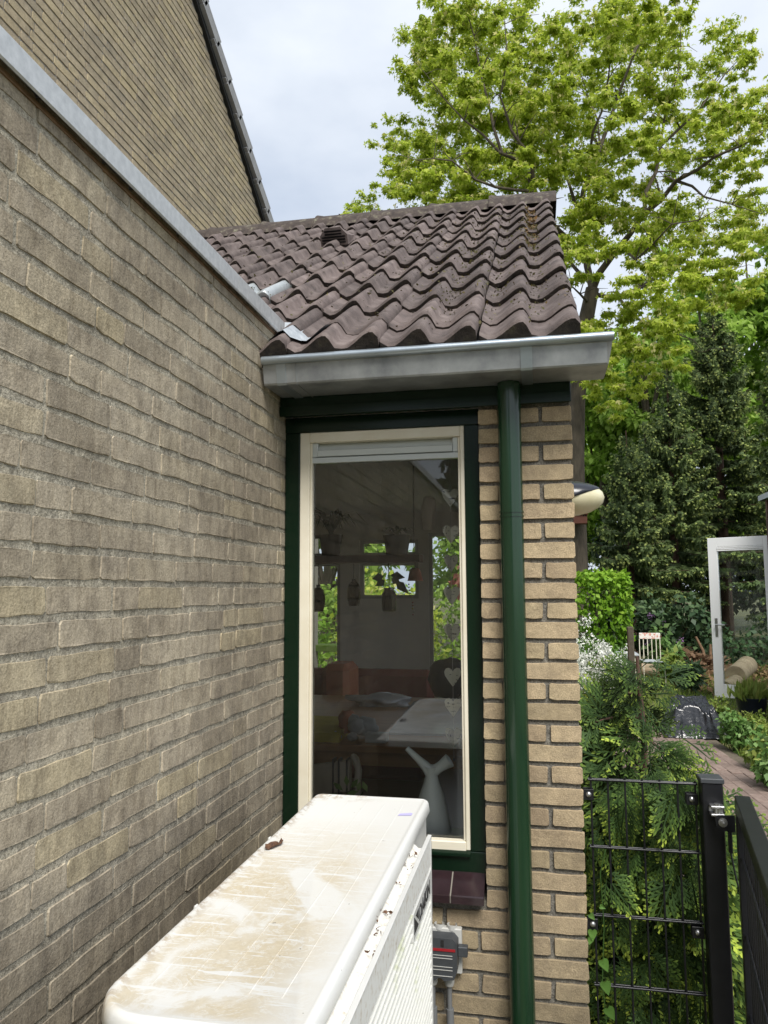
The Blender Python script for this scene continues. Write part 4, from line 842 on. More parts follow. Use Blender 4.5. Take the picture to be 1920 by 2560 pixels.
for nm, c, r in (('body', (-.13, 4.26, .975), (.075, .06, .055)), ('ear', (-.185, 4.22, 1.00), (.035, .012, .05)), ('head', (-.165, 4.20, .985), (.045, .045, .045)), ('foot', (-.175, 4.14, .94), (.028, .03, .024)), ('foot', (-.27, 4.15, .94), (.03, .03, .026))):
    o = lump(nm, c, r, 'toy', None, None, 3); o.parent = pl; o.matrix_parent_inverse = Matrix.Translation(-LOCS['plush_elephant'])
lump('brown_toy', (-.245, 4.30, .99), (.05, .06, .075), 'terracotta', 'small brown furry toy beside the yellow cloth', 'soft toy', 9, .35)
tag(G().box(-.10, .02, 4.12, 4.19, .9155, .965, .004).build('white_box', 'vent'), 'small white box in front of the plush elephant on the table', 'box')
lump('crumpled_paper', (-.30, 5.45, .95), (.22, .12, .05), 'lid', 'pale crumpled papers heaped at the far end of the dining table', 'papers', 21, .6)
lump('dark_coat', (.16, 5.85, 1.06), (.16, .06, .17), 'darkgrey', 'dark coat over a chair back beyond the grey sheet', 'coat', 5, .3)
so_ = thing('red_sofa', 'dark red sofa standing across the dim room behind the table', 'sofa', (-.7, 6.3, RZ0))
G().box(-1.3, -.05, 6.45, 6.62, .4, 1.06, .05).build('back', 'redcloth', so_); G().box(-1.3, -.05, 6.0, 6.449, RZ0, .62, .04).build('seat', 'redcloth', so_); G().box(-.92, -.68, 6.05, 6.44, .6201, 1.14, .05).build('cushion', 'terracotta', so_)
ch = thing('beige_armchair', 'beige chair with dark straps close behind the window at lower left', 'chair', (-.02, 3.25, RZ0))
G().prism([(-.20, .985), (.02, 1.02), (.045, 1.025), (.045, .90), (-.20, .87)], 'y', 3.2, 3.24).build('backrest', 'chair', ch)
G().tube([(.075, 3.20, RZ0), (.075, 3.2, .86), (.085, 3.2, .99), (.07, 3.21, 1.03), (.055, 3.23, 1.035)], .016, 8).tube([(-.22, 3.20, RZ0), (-.22, 3.2, 1.0)], .016, 8).build('frame', 'chair', ch, smooth=60)
G().box(-.2, .07, 3.1, 3.5, .66, .70, .01).build('seat', 'chair', ch)
for x in (-.03, -.005, .03): G().box(x, x+.008, 3.195, 3.245, .86, 1.03).build('strap', 'darkgrey', ch)
# hanging beam, plants, lamps
bm_ = thing('hanging_shelf', 'dark red wooden shelf board hanging across the room above the table', 'shelf', (-.18, 4.5, 1.93))
G().box(-.62, .165, 4.42, 4.58, 1.912, 1.958).build('board', 'beam', bm_)
for x in (-.58, .12): G().tube([(x, 4.5, 1.958), (x, 4.5, 2.50)], .003, 6).build('cord', 'darkgrey', bm_)
def potplant(name, x, z0, r, h, label, nl, lf, mt_='rhodo', y=4.5, droop=.9):
    t = thing(name, label, 'plant', (x, y, z0)); G().lathe([(0, 0), (r*.75, 0), (r, h), (r*.9, h), (r*.85, h*.9), (0, h*.9)], (x, y, z0), 18).build('pot', 'pot', t, smooth=40)
    V = []; T = []
    for k in range(nl):
        a = rnd.uniform(0, 2*math.pi); L = lf*rnd.uniform(.6, 1.15); d = np.array([math.cos(a), math.sin(a)*.7, 0]); s_ = np.array([-math.sin(a), math.cos(a)*.7, 0])*.010
        pr = [np.array([x, y, z0+h])+d*L*u*.8+np.array([0, 0, L*(1.9*u-1.7*u*u)*droop]) for u in (0, .33, .66, 1)]
        for i in range(3): w0, w1 = (1, 1.1, .8, .05)[i], (1, 1.1, .8, .05)[i+1]; V.append([pr[i]-s_*w0, pr[i]+s_*w0, pr[i+1]+s_*w1, pr[i+1]-s_*w1]); T.append(.3+.5*rnd.random())
    quads('leaves', np.array(V), np.array(T), mt_, t); return t
potplant('potted_orchid', -.40, 1.9585, .075, .13, 'long leaved potted plant at the left end of the hanging shelf', 26, .30)
potplant('potted_orchid', .015, 1.9585, .085, .12, 'round potted plant at the right end of the hanging shelf', 16, .16, droop=.6)
def pendant(x, z, w, h, label, mt_='smoked'):
    t = thing('pendant_lamp', label, 'lamp', (x, 4.46, z), 'pendant lamps under the shelf'); y = 4.46
    G().lathe([(.018, h*.5), (w*.35, h*.42), (w*.5, h*.1), (w*.5, -h*.15), (w*.36, -h*.5), (w*.33, -h*.5), (w*.46, -h*.15), (w*.46, h*.1), (.016, h*.46)], (x, y, z), 10).build('glass_shade', mt_, t); G().lathe([(.012, h*.5), (.012, h*.62), (0, h*.64)], (x, y, z), 10).build('holder', 'darkgrey', t); G().tube([(x, y, z+h*.62), (x, y, 1.911)], .0022, 6).build('cord', 'darkgrey', t)
pendant(-.469, 1.69, .085, .145, 'smoked glass pendant lamp at the far left below the shelf'); pendant(-.245, 1.725, .085, .145, 'smoked glass pendant lamp, second from the left below the shelf')
t = thing('hanging_jar', 'glass jar with a large leaved cutting hanging below the shelf', 'jar', (-.028, 4.46, 1.62))
G().lathe([(.0, 0), (.04, 0), (.044, .02), (.044, .10), (.030, .125), (.030, .14), (.026, .14), (.026, .12), (.040, .098), (.040, .02), (0, .006)], (-.028, 4.46, 1.62), 14).build('glass', 'smoked', t)
V = []; T = []
for (dx, dz, L, a) in ((-.06, .20, .08, 2.6), (.02, .22, .09, .6), (.075, .13, .12, -.6), (-.05, .14, .07, 3.4), (.03, .16, .06, 0)):
    p = np.array([-.028+dx*.5, 4.46, 1.76+dz*.35]); d = np.array([math.cos(a), .1, math.sin(a)*.6-.5]); d /= np.linalg.norm(d); s_ = np.array([-d[2], 0, d[0]])*.028; V.append([p, p+d*L*.4+s_, p+d*L, p+d*L*.4-s_]); T.append(.4)
quads('leaf', np.array(V), np.array(T), 'rhodo', t); G().tube([(-.028, 4.46, 1.70), (-.026, 4.46, 1.80), (-.03, 4.46, 1.911)], .003, 5).build('stem', 'rhodo', t)
t = thing('clay_bell', 'orange clay bell with a bead string hanging right of the jar', 'bell', (.132, 4.46, 1.80))
G().lathe([(.048, 0), (.044, .01), (.034, .06), (.022, .075), (0, .078)], (.132, 4.46, 1.80), 16).build('bell', 'terracotta', t, smooth=50); G().tube([(.132, 4.46, 1.877), (.132, 4.46, 1.912)], .002, 5).build('cord', 'darkgrey', t)
for k in range(11): G().lathe([(0, -.006), (.006, 0), (0, .006)], (.105+.012*math.sin(k*.5)-.0+(.012 if k < 2 else 0), 4.46, 1.60+.018*k), 8).build('bead', ('red', 'lightgrey', 'yellow', 'terracotta')[k % 4], t)
t = lump('hanging_mask', at(1072, 1285, 3.6), (.035, .03, .095), 'mask', 'pale carved mask shape hanging on a thread beyond the upper right of the glass', 'mask', 4, .3)
t['label'] = 'pale carved mask hanging beyond the upper right of the window glass'
# sheet-music hearts on a thread
hg = thing('heart_garland', 'string of sheet music paper hearts hanging inside the right edge of the window', 'garland', (.552, 2.66, 2.2))
G().tube([(.5525, 2.66, 2.299), (.5525, 2.66, 1.17)], .0007, 4).build('thread', 'lightgrey', hg)
HP = [(0, -.034), (.014, -.016), (.027, .004), (.030, .018), (.024, .029), (.014, .031), (.005, .026), (0, .018)]; HP = HP+[(-x, z) for x, z in HP[-2:0:-1]]
for k, (x, z) in enumerate(((.5525, 2.075), (.5525, 1.944), (.5525, 1.842), (.5525, 1.728), (.5525, 1.598), (.5525, 1.446), (.5525, 1.343), (.5525, 1.241))):
    h = None
    for ang in ((-.15, .95) if k in (1, 3, 4, 7) else ((.2,) if k != 2 else (1.0, .6))):
        g = G(); c, s_ = math.cos(ang), math.sin(ang); sc_ = 1.0 if k != 2 else .95
        v = [(x+px*c*sc_, 2.66+px*s_*sc_+dy, z+pz*sc_) for dy in (-.0005, .0005) for px, pz in HP]; n = len(HP)
        g.add(v, [tuple(range(n)), tuple(range(2*n-1, n-1, -1))]+[(i, (i+1) % n, n+(i+1) % n, n+i) for i in range(n)])
        o = g.build('heart' if h is None else 'heart_fold', 'paper', hg if h is None else h); h = h or o
G().lathe([(0, -.008), (.004, 0), (0, .008)], (.5525, 2.66, 1.165), 8).build('bead', 'darkgrey', hg)
# watering can on the sill
wc = thing('watering_can', 'pale grey-green watering can with slim spout standing on the window sill', 'watering can', (.475, 2.655, .927))
b = Vector((.474, 2.657, 0)); G().lathe([(0, .927), (.066, .927), (.067, .932), (.057, .98), (.044, 1.04), (.028, 1.085), (.0215, 1.108), (.021, 1.118), (.024, 1.135), (.026, 1.142)], (b.x, b.y, 0), 24).build('body', 'can', wc, smooth=60)
G().tube([(b.x-.002, b.y, 1.118), (b.x-.022, b.y, 1.142), (b.x-.045, b.y, 1.163), (b.x-.086, b.y, 1.199)], [.021, .017, .0125, .009], 14).build('spout', 'can', wc, smooth=60)
G().lathe([(.020, 0), (.018, .03), (.019, .045), (.0245, .072), (.023, .073), (.016, .045), (.0, .04)], (b.x+.004, b.y, 1.122), 18, (.82, 0, .57)).build('filler_mouth', 'can', wc, smooth=60)
t = thing('sill_plant', 'young green plant with pointed leaves at the bottom left inside the window', 'plant', (.15, 2.76, .87))
G().lathe([(0, .82), (.05, .82), (.06, .93), (0, .92)], (.15, 2.76, 0), 14).build('pot', 'pot', t); V = []
for (x, z, a, L) in ((.135, 1.02, 2.4, .05), (.15, 1.035, 1.6, .045), (.165, 1.03, .9, .05), (.15, 1.01, .3, .05), (.13, 1.0, 3.0, .05), (.19, 1.02, 1.3, .04), (.225, 1.02, 1.9, .045), (.11, .99, 2.8, .04)):
    d = np.array([math.cos(a), -.3, math.sin(a)]); d /= np.linalg.norm(d); s_ = np.array([-d[2], 0, d[0]])*.011; p = np.array([x, 2.75, z]); V.append([p, p+d*L*.5+s_, p+d*L, p+d*L*.5-s_])
quads('leaf', np.array(V), np.linspace(.4, 1, len(V)), 'weed', t); G().tube([(.15, 2.755, .93), (.15, 2.752, 1.03)], .002, 5).tube([(.15, 2.755, .93), (.21, 2.752, 1.02)], .002, 5).build('stem', 'weed', t)

# ================================================================== PATH AND GARDEN GROUND
pa = G().add([(1.25, 1.6, GZ-.008), (3.05, 1.6, GZ-.008), (2.62, 9.4, GZ-.008), (1.15, 9.4, GZ-.008)], [(0, 1, 2, 3)]).build('path', 'sand', kind='structure')
tmpl = []
for k in range(4):
    q = random.Random(k); g = G(); g.box(-.0985, .0985, -.0475, .0475, -.05, 0, .004); tmpl.append(g.mesh('paver', 'paver'))
pl_ = []; ang = R(4.5)
for i in range(-1, 40):
    for j in range(14):
        u = .2*i+(.1 if j % 2 else 0); w = .0975*j; x = 2.66-w-.078*(u-0)+.36; y = 1.8+u; lim = 2.60-.078*(y-8.47)
        if x > lim or y > 9.3: continue
        p = project((x, y, GZ)); vis = p and 1380 < p[0] < 1960 and p[1] < 2600
        if x > 1.5 or vis: pl_.append(((p[2] if vis else 99), (x, y)))
pl_.sort(); rest = G()
for i, (d, (x, y)) in enumerate(pl_):
    z = GZ+rnd.uniform(-.004, .003); rz = R(90)+.078+rnd.uniform(-.012, .012); me = tmpl[i % 4]
    if i < 300: put('paver', me, pa, (x, y, z), (rnd.uniform(-.012, .012), rnd.uniform(-.012, .012), rz))
    else:
        M4 = Matrix.Translation((x, y, z)) @ Matrix.Rotation(rz, 4, 'Z'); rest.add([M4 @ v.co for v in me.vertices], [tuple(q.vertices) for q in me.polygons], rnd.random())
if rest.v: rest.build('paving', 'paver', pa, kind='stuff')
def grass(name, n, xr, yr_, hmin, hmax, keep=None, lo=0, hi=1):
    x = NP.uniform(*xr, n); y = NP.uniform(*yr_, n)
    if keep is not None: k = keep(x, y); x, y = x[k], y[k]
    n = len(x); h = NP.uniform(hmin, hmax, n); a = NP.uniform(0, 2*np.pi, n); l = NP.normal(size=(n, 2))*h[:, None]*.45; w = .004+.003*NP.random(n)
    s = np.stack([np.cos(a)*w, np.sin(a)*w, np.zeros(n)], 1); p = np.stack([x, y, np.full(n, GZ-.03)], 1); m = p+np.stack([l[:, 0]*.35, l[:, 1]*.35, h*.6], 1); t = p+np.stack([l[:, 0], l[:, 1], h], 1)
    V = np.stack([p-s, p+s, m+s*.7, m-s*.7], 1); V2 = np.stack([m-s*.7, m+s*.7, t+s*.1, t-s*.1], 1); tt = np.clip(NP.normal(.5, .25, n)*(hi-lo)+lo, 0, 1); quads(name, np.concatenate([V, V2]), np.concatenate([tt*.8, tt]), 'grass', None, 'stuff')
grass('lawn_grass', 30000, (.5, 7), (6.3, 17), .04, .13, lambda x, y: (x > 2.66-.078*(y-8.47)) | (y > 9.35), .1, 1)
grass('tall_grass', 4200, (2.7, 4.2), (5.8, 9.4), .06, .24, lambda x, y: (x > 2.84-.078*(y-8.47)), 0, .8)
grass('back_lawn_grass', 9000, (-4, 1.2), (8.2, 14), .04, .10, None, .3, 1)
ch_ = np.stack([NP.uniform(3.3, 7, 5000), NP.uniform(12.2, 16.5, 5000), np.full(5000, GZ-.005)+NP.random(5000)*.03], 1)
quads('wood_chips', *leaves(ch_, unit(NP.normal(size=ch_.shape)*.4+np.array([0, 0, 1.])), unit(NP.normal(size=ch_.shape)), .09*(.5+NP.random(5000)), ONE, NP.random(5000)), 'chips', None, 'stuff')

# ================================================================== SHED, WHITE DOOR
sh = thing('garden_shed', 'garden shed with pale cladding and grey sloping roof edge at the right border', 'shed', (5.5, 9.3, GZ))
G().box(3.93, 7.5, 7.6, 10.95, GZ, 2.90).build('wall', 'shedwood', sh)
for k in range(12): G().box(3.912, 3.9295, 7.6+.275*k, 7.6+.275*k+.268, GZ, 2.90, .003).build('cladding_board', 'shedwood', sh)
for k in range(18): G().box(3.955+.195*k, 3.955+.195*k+.19, 7.582, 7.5995, GZ, 2.92, .003).build('cladding_board', 'shedwood', sh)
G().box(3.895, 3.953, 10.915, 10.985, GZ, 2.93, .004).build('corner_post', 'redbark', sh)
g = G(); g.add([(3.84, 7.5, 2.93), (3.84, 7.5, 3.0), (7.6, 7.5, 4.6), (7.6, 7.5, 4.53), (3.84, 11.1, 2.93), (3.84, 11.1, 3.0), (7.6, 11.1, 4.6), (7.6, 11.1, 4.53)], [(0, 1, 2, 3), (7, 6, 5, 4), (0, 4, 5, 1), (1, 5, 6, 2), (2, 6, 7, 3), (3, 7, 4, 0)]); g.build('roof', 'shedroof', sh)
G().prism([(3.93, 2.9), (7.5, 2.9), (7.5, 4.5), (3.93, 2.95)], 'y', 7.61, 10.94).build('upper_wall', 'shedwood', sh)
dl = Vector((3.240, 11.45, 0)); dd = Vector((.856, -.517, 0)); dn = Vector((-.517, -.856, 0))
DM = Matrix.Translation(dl) @ Matrix((dd, -dn, Vector((0, 0, 1)))).transposed().to_4x4(); DW = .84; DB = .235; DT = 2.45
do = thing('white_door', 'white glazed garden door standing open beside the shed, with steel lever handle', 'door', (3.6, 11.23, DB))
def db(nm, x0, x1, y0, y1, z0, z1, m, b=.003, p=do): return G().box(x0, x1, y0, y1, z0, z1, b, mtx=DM).build(nm, m, p)
fr = db('stile', 0, .125, -.03, .03, DB, DT, 'dooral'); db('stile', DW-.105, DW, -.03, .03, DB, DT, 'dooral')
db('top_rail', .1252, DW-.1052, -.03, .03, DT-.125, DT, 'dooral'); db('bottom_rail', .1252, DW-.1052, -.03, .03, DB, .300, 'dooral'); db('lower_panel', .1252, DW-.1052, -.022, .022, .305, .415, 'dooral')
for z in (2.262, 2.284, 2.304): db('vent_louvre', .1252, DW-.1052, -.034, .02, z, z+.017, 'dooral')
db('glass_pane', .1252, DW-.1052, -.006, .006, .417, 2.258, 'doorpane', 0)
hp_ = db('handle_plate', .052, .090, -.034, -.0305, 1.065, 1.325, 'steel', .001); G().tube([DM @ Vector((.072, -.034, 1.235)), DM @ Vector((.072, -.075, 1.235)), DM @ Vector((.195, -.075, 1.232))], .010, 10).build('lever', 'steel', hp_, smooth=60)

# ================================================================== THINGS IN THE GARDEN
bag = thing('foil_bag', 'crumpled black plastic sheet heaped over something on the lawn before the white door', 'plastic sheet', (2.47, 9.0, GZ))
bm = bmesh.new(); bmesh.ops.create_grid(bm, x_segments=46, y_segments=46, size=1)
for v in bm.verts:
    x, y = v.co.x, v.co.y; r_ = max(abs(x), abs(y)); h = .42*(1-max(0, (r_-.66)/.34)**1.1) if r_ > .66 else .42
    ca = Vector((x*2.2+1, y*2.2, 3.)); f1 = mnoise.noise(ca); f2 = abs(mnoise.noise(ca*2.3)); f3 = abs(mnoise.noise(ca*4.6+Vector((4, 0, 0))))
    hh = max(h*(.86+.16*f1)-.07*f2-.03*f3, .005)+.02*f3*(r_ > .5)
    v.co = Vector((2.47+x*(.27+.05*(1-h/.42))+.05*f2*x+.02*f3, 9.0+y*.30+.04*f1, GZ+hh+(.10*(y-.2) if r_ < .66 else 0)))
me = bpy.data.meshes.new('sheet'); bm.to_mesh(me); bm.free(); me.materials.append(MT['bag']); me.polygons.foreach_set('use_smooth', [True]*len(me.polygons)); link('sheet', me, bag)
tb = thing('planter_tub', 'round dark blue planter tub with grass growing in it, in front of the white door', 'planter', (3.47, 10.5, GZ))
G().lathe([(0, GZ), (.15, GZ), (.185, .34), (.195, .35), (.195, .365), (.178, .365), (.17, .33), (0, .33)], (3.47, 10.5, 0), 24).build('tub', 'bluepot', tb, smooth=50)
n = 260; P = np.stack([3.47+NP.normal(size=n)*.08, 10.5+NP.normal(size=n)*.08, np.full(n, .325)], 1); quads('grass_tuft', *leaves(P, unit(NP.normal(size=P.shape)), unit(NP.normal(size=P.shape)*.3+np.array([0, 0, 1])), .22*(.4+NP.random(n)), THIN, .4+.6*NP.random(n)), 'grass', tb)
def log(p0, p1, r, label):
    p0, p1 = Vector(p0), Vector(p1); L = (p1-p0); n = 14; P = [p0+L*k/n for k in range(n+1)]; g = G(); g.tube(P, [r*(1+.06*mnoise.noise((k*.4, r*9, p0.x))) for k in range(n+1)], 18); o = g.build('log', 'wood', smooth=50); return tag(o, label, 'log')
log((2.62, 14.3, .30), (3.30, 14.2, .28), .115, 'pale barkless log lying across the back of the lawn left of the door')
a_, b_2 = at(1812, 1722, 13.2), at(1842, 1706, 13.6); log(a_, b_2, .125, 'short pale log on wood chips seen through the door glass')
a_, b_2 = at(1838, 1690, 14.0), at(1868, 1664, 15.2); log(a_, b_2, .17, 'thick dark log behind the pale one, seen through the door glass')
bh = thing('bird_box', 'red-brown wooden box with small holes fixed to the maple trunk', 'bird house', (1.78, 16.55, 3.2))
G().box(1.62, 1.90, 16.42, 16.66, 3.12, 3.31, .006).build('box', 'birdbox', bh); G().box(1.70, 1.92, 16.38, 16.70, 3.3102, 3.335, .004).build('lid', 'birdbox', bh)
for x in (1.83, 1.875): G().lathe([(0, 0), (.016, 0), (.016, .01)], (x, 16.4195, 3.285), 10, (0, -1, 0)).build('hole', 'black', bh)
# garden chair and table
gc = thing('mosaic_chair', 'white garden chair with a red and white mosaic top rail on the lawn', 'chair', (2.67, 13.5, GZ))
G().box(2.50, 2.84, 13.495, 13.52, .895, .995, .004).build('mosaic_rail', 'mosaic', gc)
for x in (2.502, 2.565, 2.632, 2.70, 2.77, 2.832): G().box(x-.006, x+.006, 13.50, 13.512, .56 if 2.51 < x < 2.83 else GZ, .8945).build('slat' if 2.51 < x < 2.83 else 'leg', 'cream', gc)
G().box(2.50, 2.84, 13.08, 13.494, .545, .558, .003).build('seat', 'shedroof', gc)
for x in (2.505, 2.835): G().box(x-.006, x+.006, 13.08, 13.09, GZ, .5445).build('leg', 'cream', gc)
gt = thing('garden_table', 'grey topped garden table between the hornbeam and the mosaic chair', 'table', (2.15, 13.2, GZ))
G().box(1.75, 2.42, 12.9, 13.5, .66, .685, .003).build('top', 'shedroof', gt)
for x, y in ((1.8, 12.95), (2.37, 12.95), (1.8, 13.45), (2.37, 13.45)): G().box(x-.02, x+.02, y-.02, y+.02, GZ, .6598).build('leg', 'cream', gt)
ts = thing('cut_stump', 'cluster of cut reddish stems sticking out of brown prunings near the spruces', 'stump', (4.0, 15.6, GZ))
g = G()
for (dx, dz, sx_) in ((-.22, .66, -.10), (0, .52, .02), (.10, .50, .14), (.22, .30, .22)): g.tube([(4.05+dx*.3, 15.6, GZ-.05), (4.05+dx*.6, 15.6, GZ+dz*.6), (4.05+dx+sx_*.3, 15.6, GZ+dz)], [.035, .03, .022], 8)
g.build('stem', 'twig', ts, smooth=50)
pr_ = np.stack([3.6+NP.normal(size=1400)*.55, 15.7+NP.normal(size=1400)*.4, np.zeros(1400)], 1); pr_[:, 2] = GZ+np.maximum(0, .45-.5*np.abs(pr_[:, 0]-3.6))*NP.random(1400)
quads('prunings', *leaves(pr_, unit(NP.normal(size=pr_.shape)), unit(NP.normal(size=pr_.shape)*np.array([1, 1, .3])), .22*(.4+NP.random(1400)), THIN, NP.random(1400)), 'twig', None, 'stuff')

# ---------------- clipped hornbeam, bushes, weeds
def shrub(name, label, cat_, base, blobs, mtl, size, tmpl, dens, parts=(), stem=True, group=None):
    t = thing(name, label, cat_, base, group); L = []
    for (c, r, k) in blobs: L.append(blob(c, r, int(dens*k), size, tmpl))
    quads('foliage', *cat(L), mtl, t)
    if stem:
        g = G(); b = Vector(base)
        for (c, r, k) in blobs[:10]: g.tube([b+Vector((0, 0, -.03)), b.lerp(Vector(c), .5)+Vector((rnd.uniform(-.03, .03), 0, 0)), Vector(c)], [.012, .008, .004], 6)
        g.build('stem', 'twig', t)
    return t
hb = thing('clipped_hornbeam', 'clipped bright green hornbeam hedge column at the corner of the lawn', 'hedge', (2.0, 15.3, GZ))
n = 5200; q = NP.uniform(-1, 1, (n, 3)); ax = NP.integers(0, 3, n); sg = np.sign(NP.normal(size=n)); q[np.arange(n), ax] = sg*NP.uniform(.72, 1.03, n)
P = np.array([1.95, 15.35, 1.25])+q*np.array([.60, .45, .80])*(1-.10*np.maximum(0, np.abs(q[:, [0]])+np.abs(q[:, [2]])-1.4)); P += NP.normal(size=P.shape)*.02
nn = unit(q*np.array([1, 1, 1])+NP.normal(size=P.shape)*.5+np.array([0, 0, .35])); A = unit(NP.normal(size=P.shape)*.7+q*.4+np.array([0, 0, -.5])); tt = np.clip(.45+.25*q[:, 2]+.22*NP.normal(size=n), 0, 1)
quads('foliage', *leaves(P, nn, A, .115*(.6+.6*NP.random(n)), ONE, tt), 'hedge', hb); G().tube([(1.95, 15.35, GZ), (1.95, 15.35, 1.3)], .04, 8).build('trunk', 'bark', hb)
def sph(c, R_, n, rr, flat=1.): return [((c[0]+rnd.gauss(0, 1)*R_[0]*.5, c[1]+rnd.gauss(0, 1)*R_[1]*.5, c[2]+rnd.gauss(0, 1)*R_[2]*.5), rnd.uniform(*rr), 1) for _ in range(n)]
fb = shrub('flowering_bush', 'bush covered in small white blossom beside the brick corner', 'bush', (1.38, 9.0, GZ), sph((1.40, 9.0, .72), (.34, .35, .36), 26, (.10, .17)), 'bush', .045, ONE, 90)
fl = [blob((1.42+rnd.gauss(0, .19), 8.80+rnd.gauss(0, .14), .80+rnd.gauss(0, .20)), .085, 60, .030, ONE, fill=.4) for _ in range(75)]; quads('blossom', *cat(fl), 'blossom', fb)
rh = shrub('rhododendron', 'dark leaved rhododendron with a few purple flowers behind the mosaic chair', 'bush', (3.3, 16.2, GZ), sph((3.25, 16.2, .85), (.75, .5, .55), 26, (.22, .36)), 'rhodo', .15, ONE, 75)
for (px, py) in ((1627, 1540), (1655, 1556), (1622, 1607), (1700, 1600)):
    c = at(px, py, 15.75); quads('flower_head', *blob(c, .06, 40, .035, ONE), 'purple', rh)
shrub('leafy_sapling', 'light green young shrub at the foot of the rhododendron', 'bush', (3.1, 14.9, GZ), sph((3.12, 14.9, .55), (.25, .2, .25), 12, (.10, .18)), 'weed', .12, ONE, 45)
shrub('blue_grass_plant', 'tuft of blue-green narrow leaves between the log and the white door', 'plant', (3.12, 12.4, GZ), sph((3.12, 12.4, .42), (.12, .1, .14), 8, (.08, .14)), 'rhodo', .16, THIN, 50)
shrub('yellow_green_plant', 'bright yellow-green leafy plant at the right end of the pale log', 'plant', (3.02, 13.2, GZ), sph((3.0, 13.2, .50), (.10, .1, .18), 8, (.07, .12)), 'grass', .13, ONE, 40)
for (x, y, h, w, lab, dens, sz, m_) in ((2.76, 8.2, .30, .14, 'upright leafy weed with round leaves at the edge of the brick path', 60, .055, 'weed'), (3.02, 8.6, .26, .14, 'sprawling weed with pale green leaves right of the round leaved weed', 70, .04, 'grass'),
                      (2.66, 6.7, .34, .14, 'broad leaved weed at the right border nearest the gate', 50, .06, 'weed'), (2.86, 9.6, .28, .12, 'thin yellowish seedling clump beside the black plastic sheet', 50, .045, 'grass'), (3.62, 8.9, .2, .24, 'low nettle clump in front of the planter tub', 60, .06, 'bush'), (2.80, 7.4, .30, .14, 'fine green weed clump along the path at the right', 70, .05, 'grass')):
    shrub('weed_clump', lab, 'weed', (x, y, GZ), [((x+rnd.gauss(0, w*.5), y+rnd.gauss(0, w*.5), GZ+h*rnd.uniform(.15, 1)), rnd.uniform(.05, .12), 1) for _ in range(14)], m_, sz, ONE, dens, group='weeds along the path')
# garden seen through the room
for (x, y, zc, R_, n_, m_, lab) in ((-2.9, 10.2, 1.0, .8, 22, 'hedge', 'bright green shrub seen through the left rear opening of the room'), (-1.4, 11.0, 1.2, .8, 22, 'maple', 'yellow-green shrub seen through the middle rear window of the room'), (.25, 10.6, .7, .55, 16, 'hedge', 'low bright green shrub seen through the right rear glazing'), (.15, 10.0, 1.75, .35, 12, 'redleaf', 'shrub with pinkish red young leaves seen through the right rear glazing')):
    shrub('garden_shrub', lab, 'bush', (x, y, GZ), sph((x, y, zc), (R_, .5, R_*.8), n_, (.25, .42) if m_ != 'redleaf' else (.14, .22)), m_, .10, ONE, 90 if m_ != 'redleaf' else 40)
gbn = thing('green_bench', 'light green garden bench seen through the left rear opening of the room', 'bench', (-2.0, 9.3, GZ)); G().box(-2.9, -1.5, 9.2, 9.5, .98, 1.06, .005).build('seat', 'grass', gbn)
for x in (-2.8, -1.6): G().box(x-.03, x+.03, 9.25, 9.45, GZ, .9798).build('leg', 'grass', gbn)
hd = thing('garden_hedge', 'long leafy hedge at the end of the back garden, seen dimly through the room', 'hedge', (-2.6, 13.4, GZ))
ug = [blob((x, 13.4+rnd.gauss(0, .15), z), .36, 120, .10, ONE, .4) for x in np.arange(-6.5, 1.0, .3) for z in (.4, .9, 1.5)]
quads('foliage', *cat(ug), 'farleaf', hd)
for x in np.arange(-6.4, 1.0, .6): G().tube([(x, 13.4, GZ), (x+.03, 13.4, 1.3)], .02, 6).build('stem', 'bark', hd)

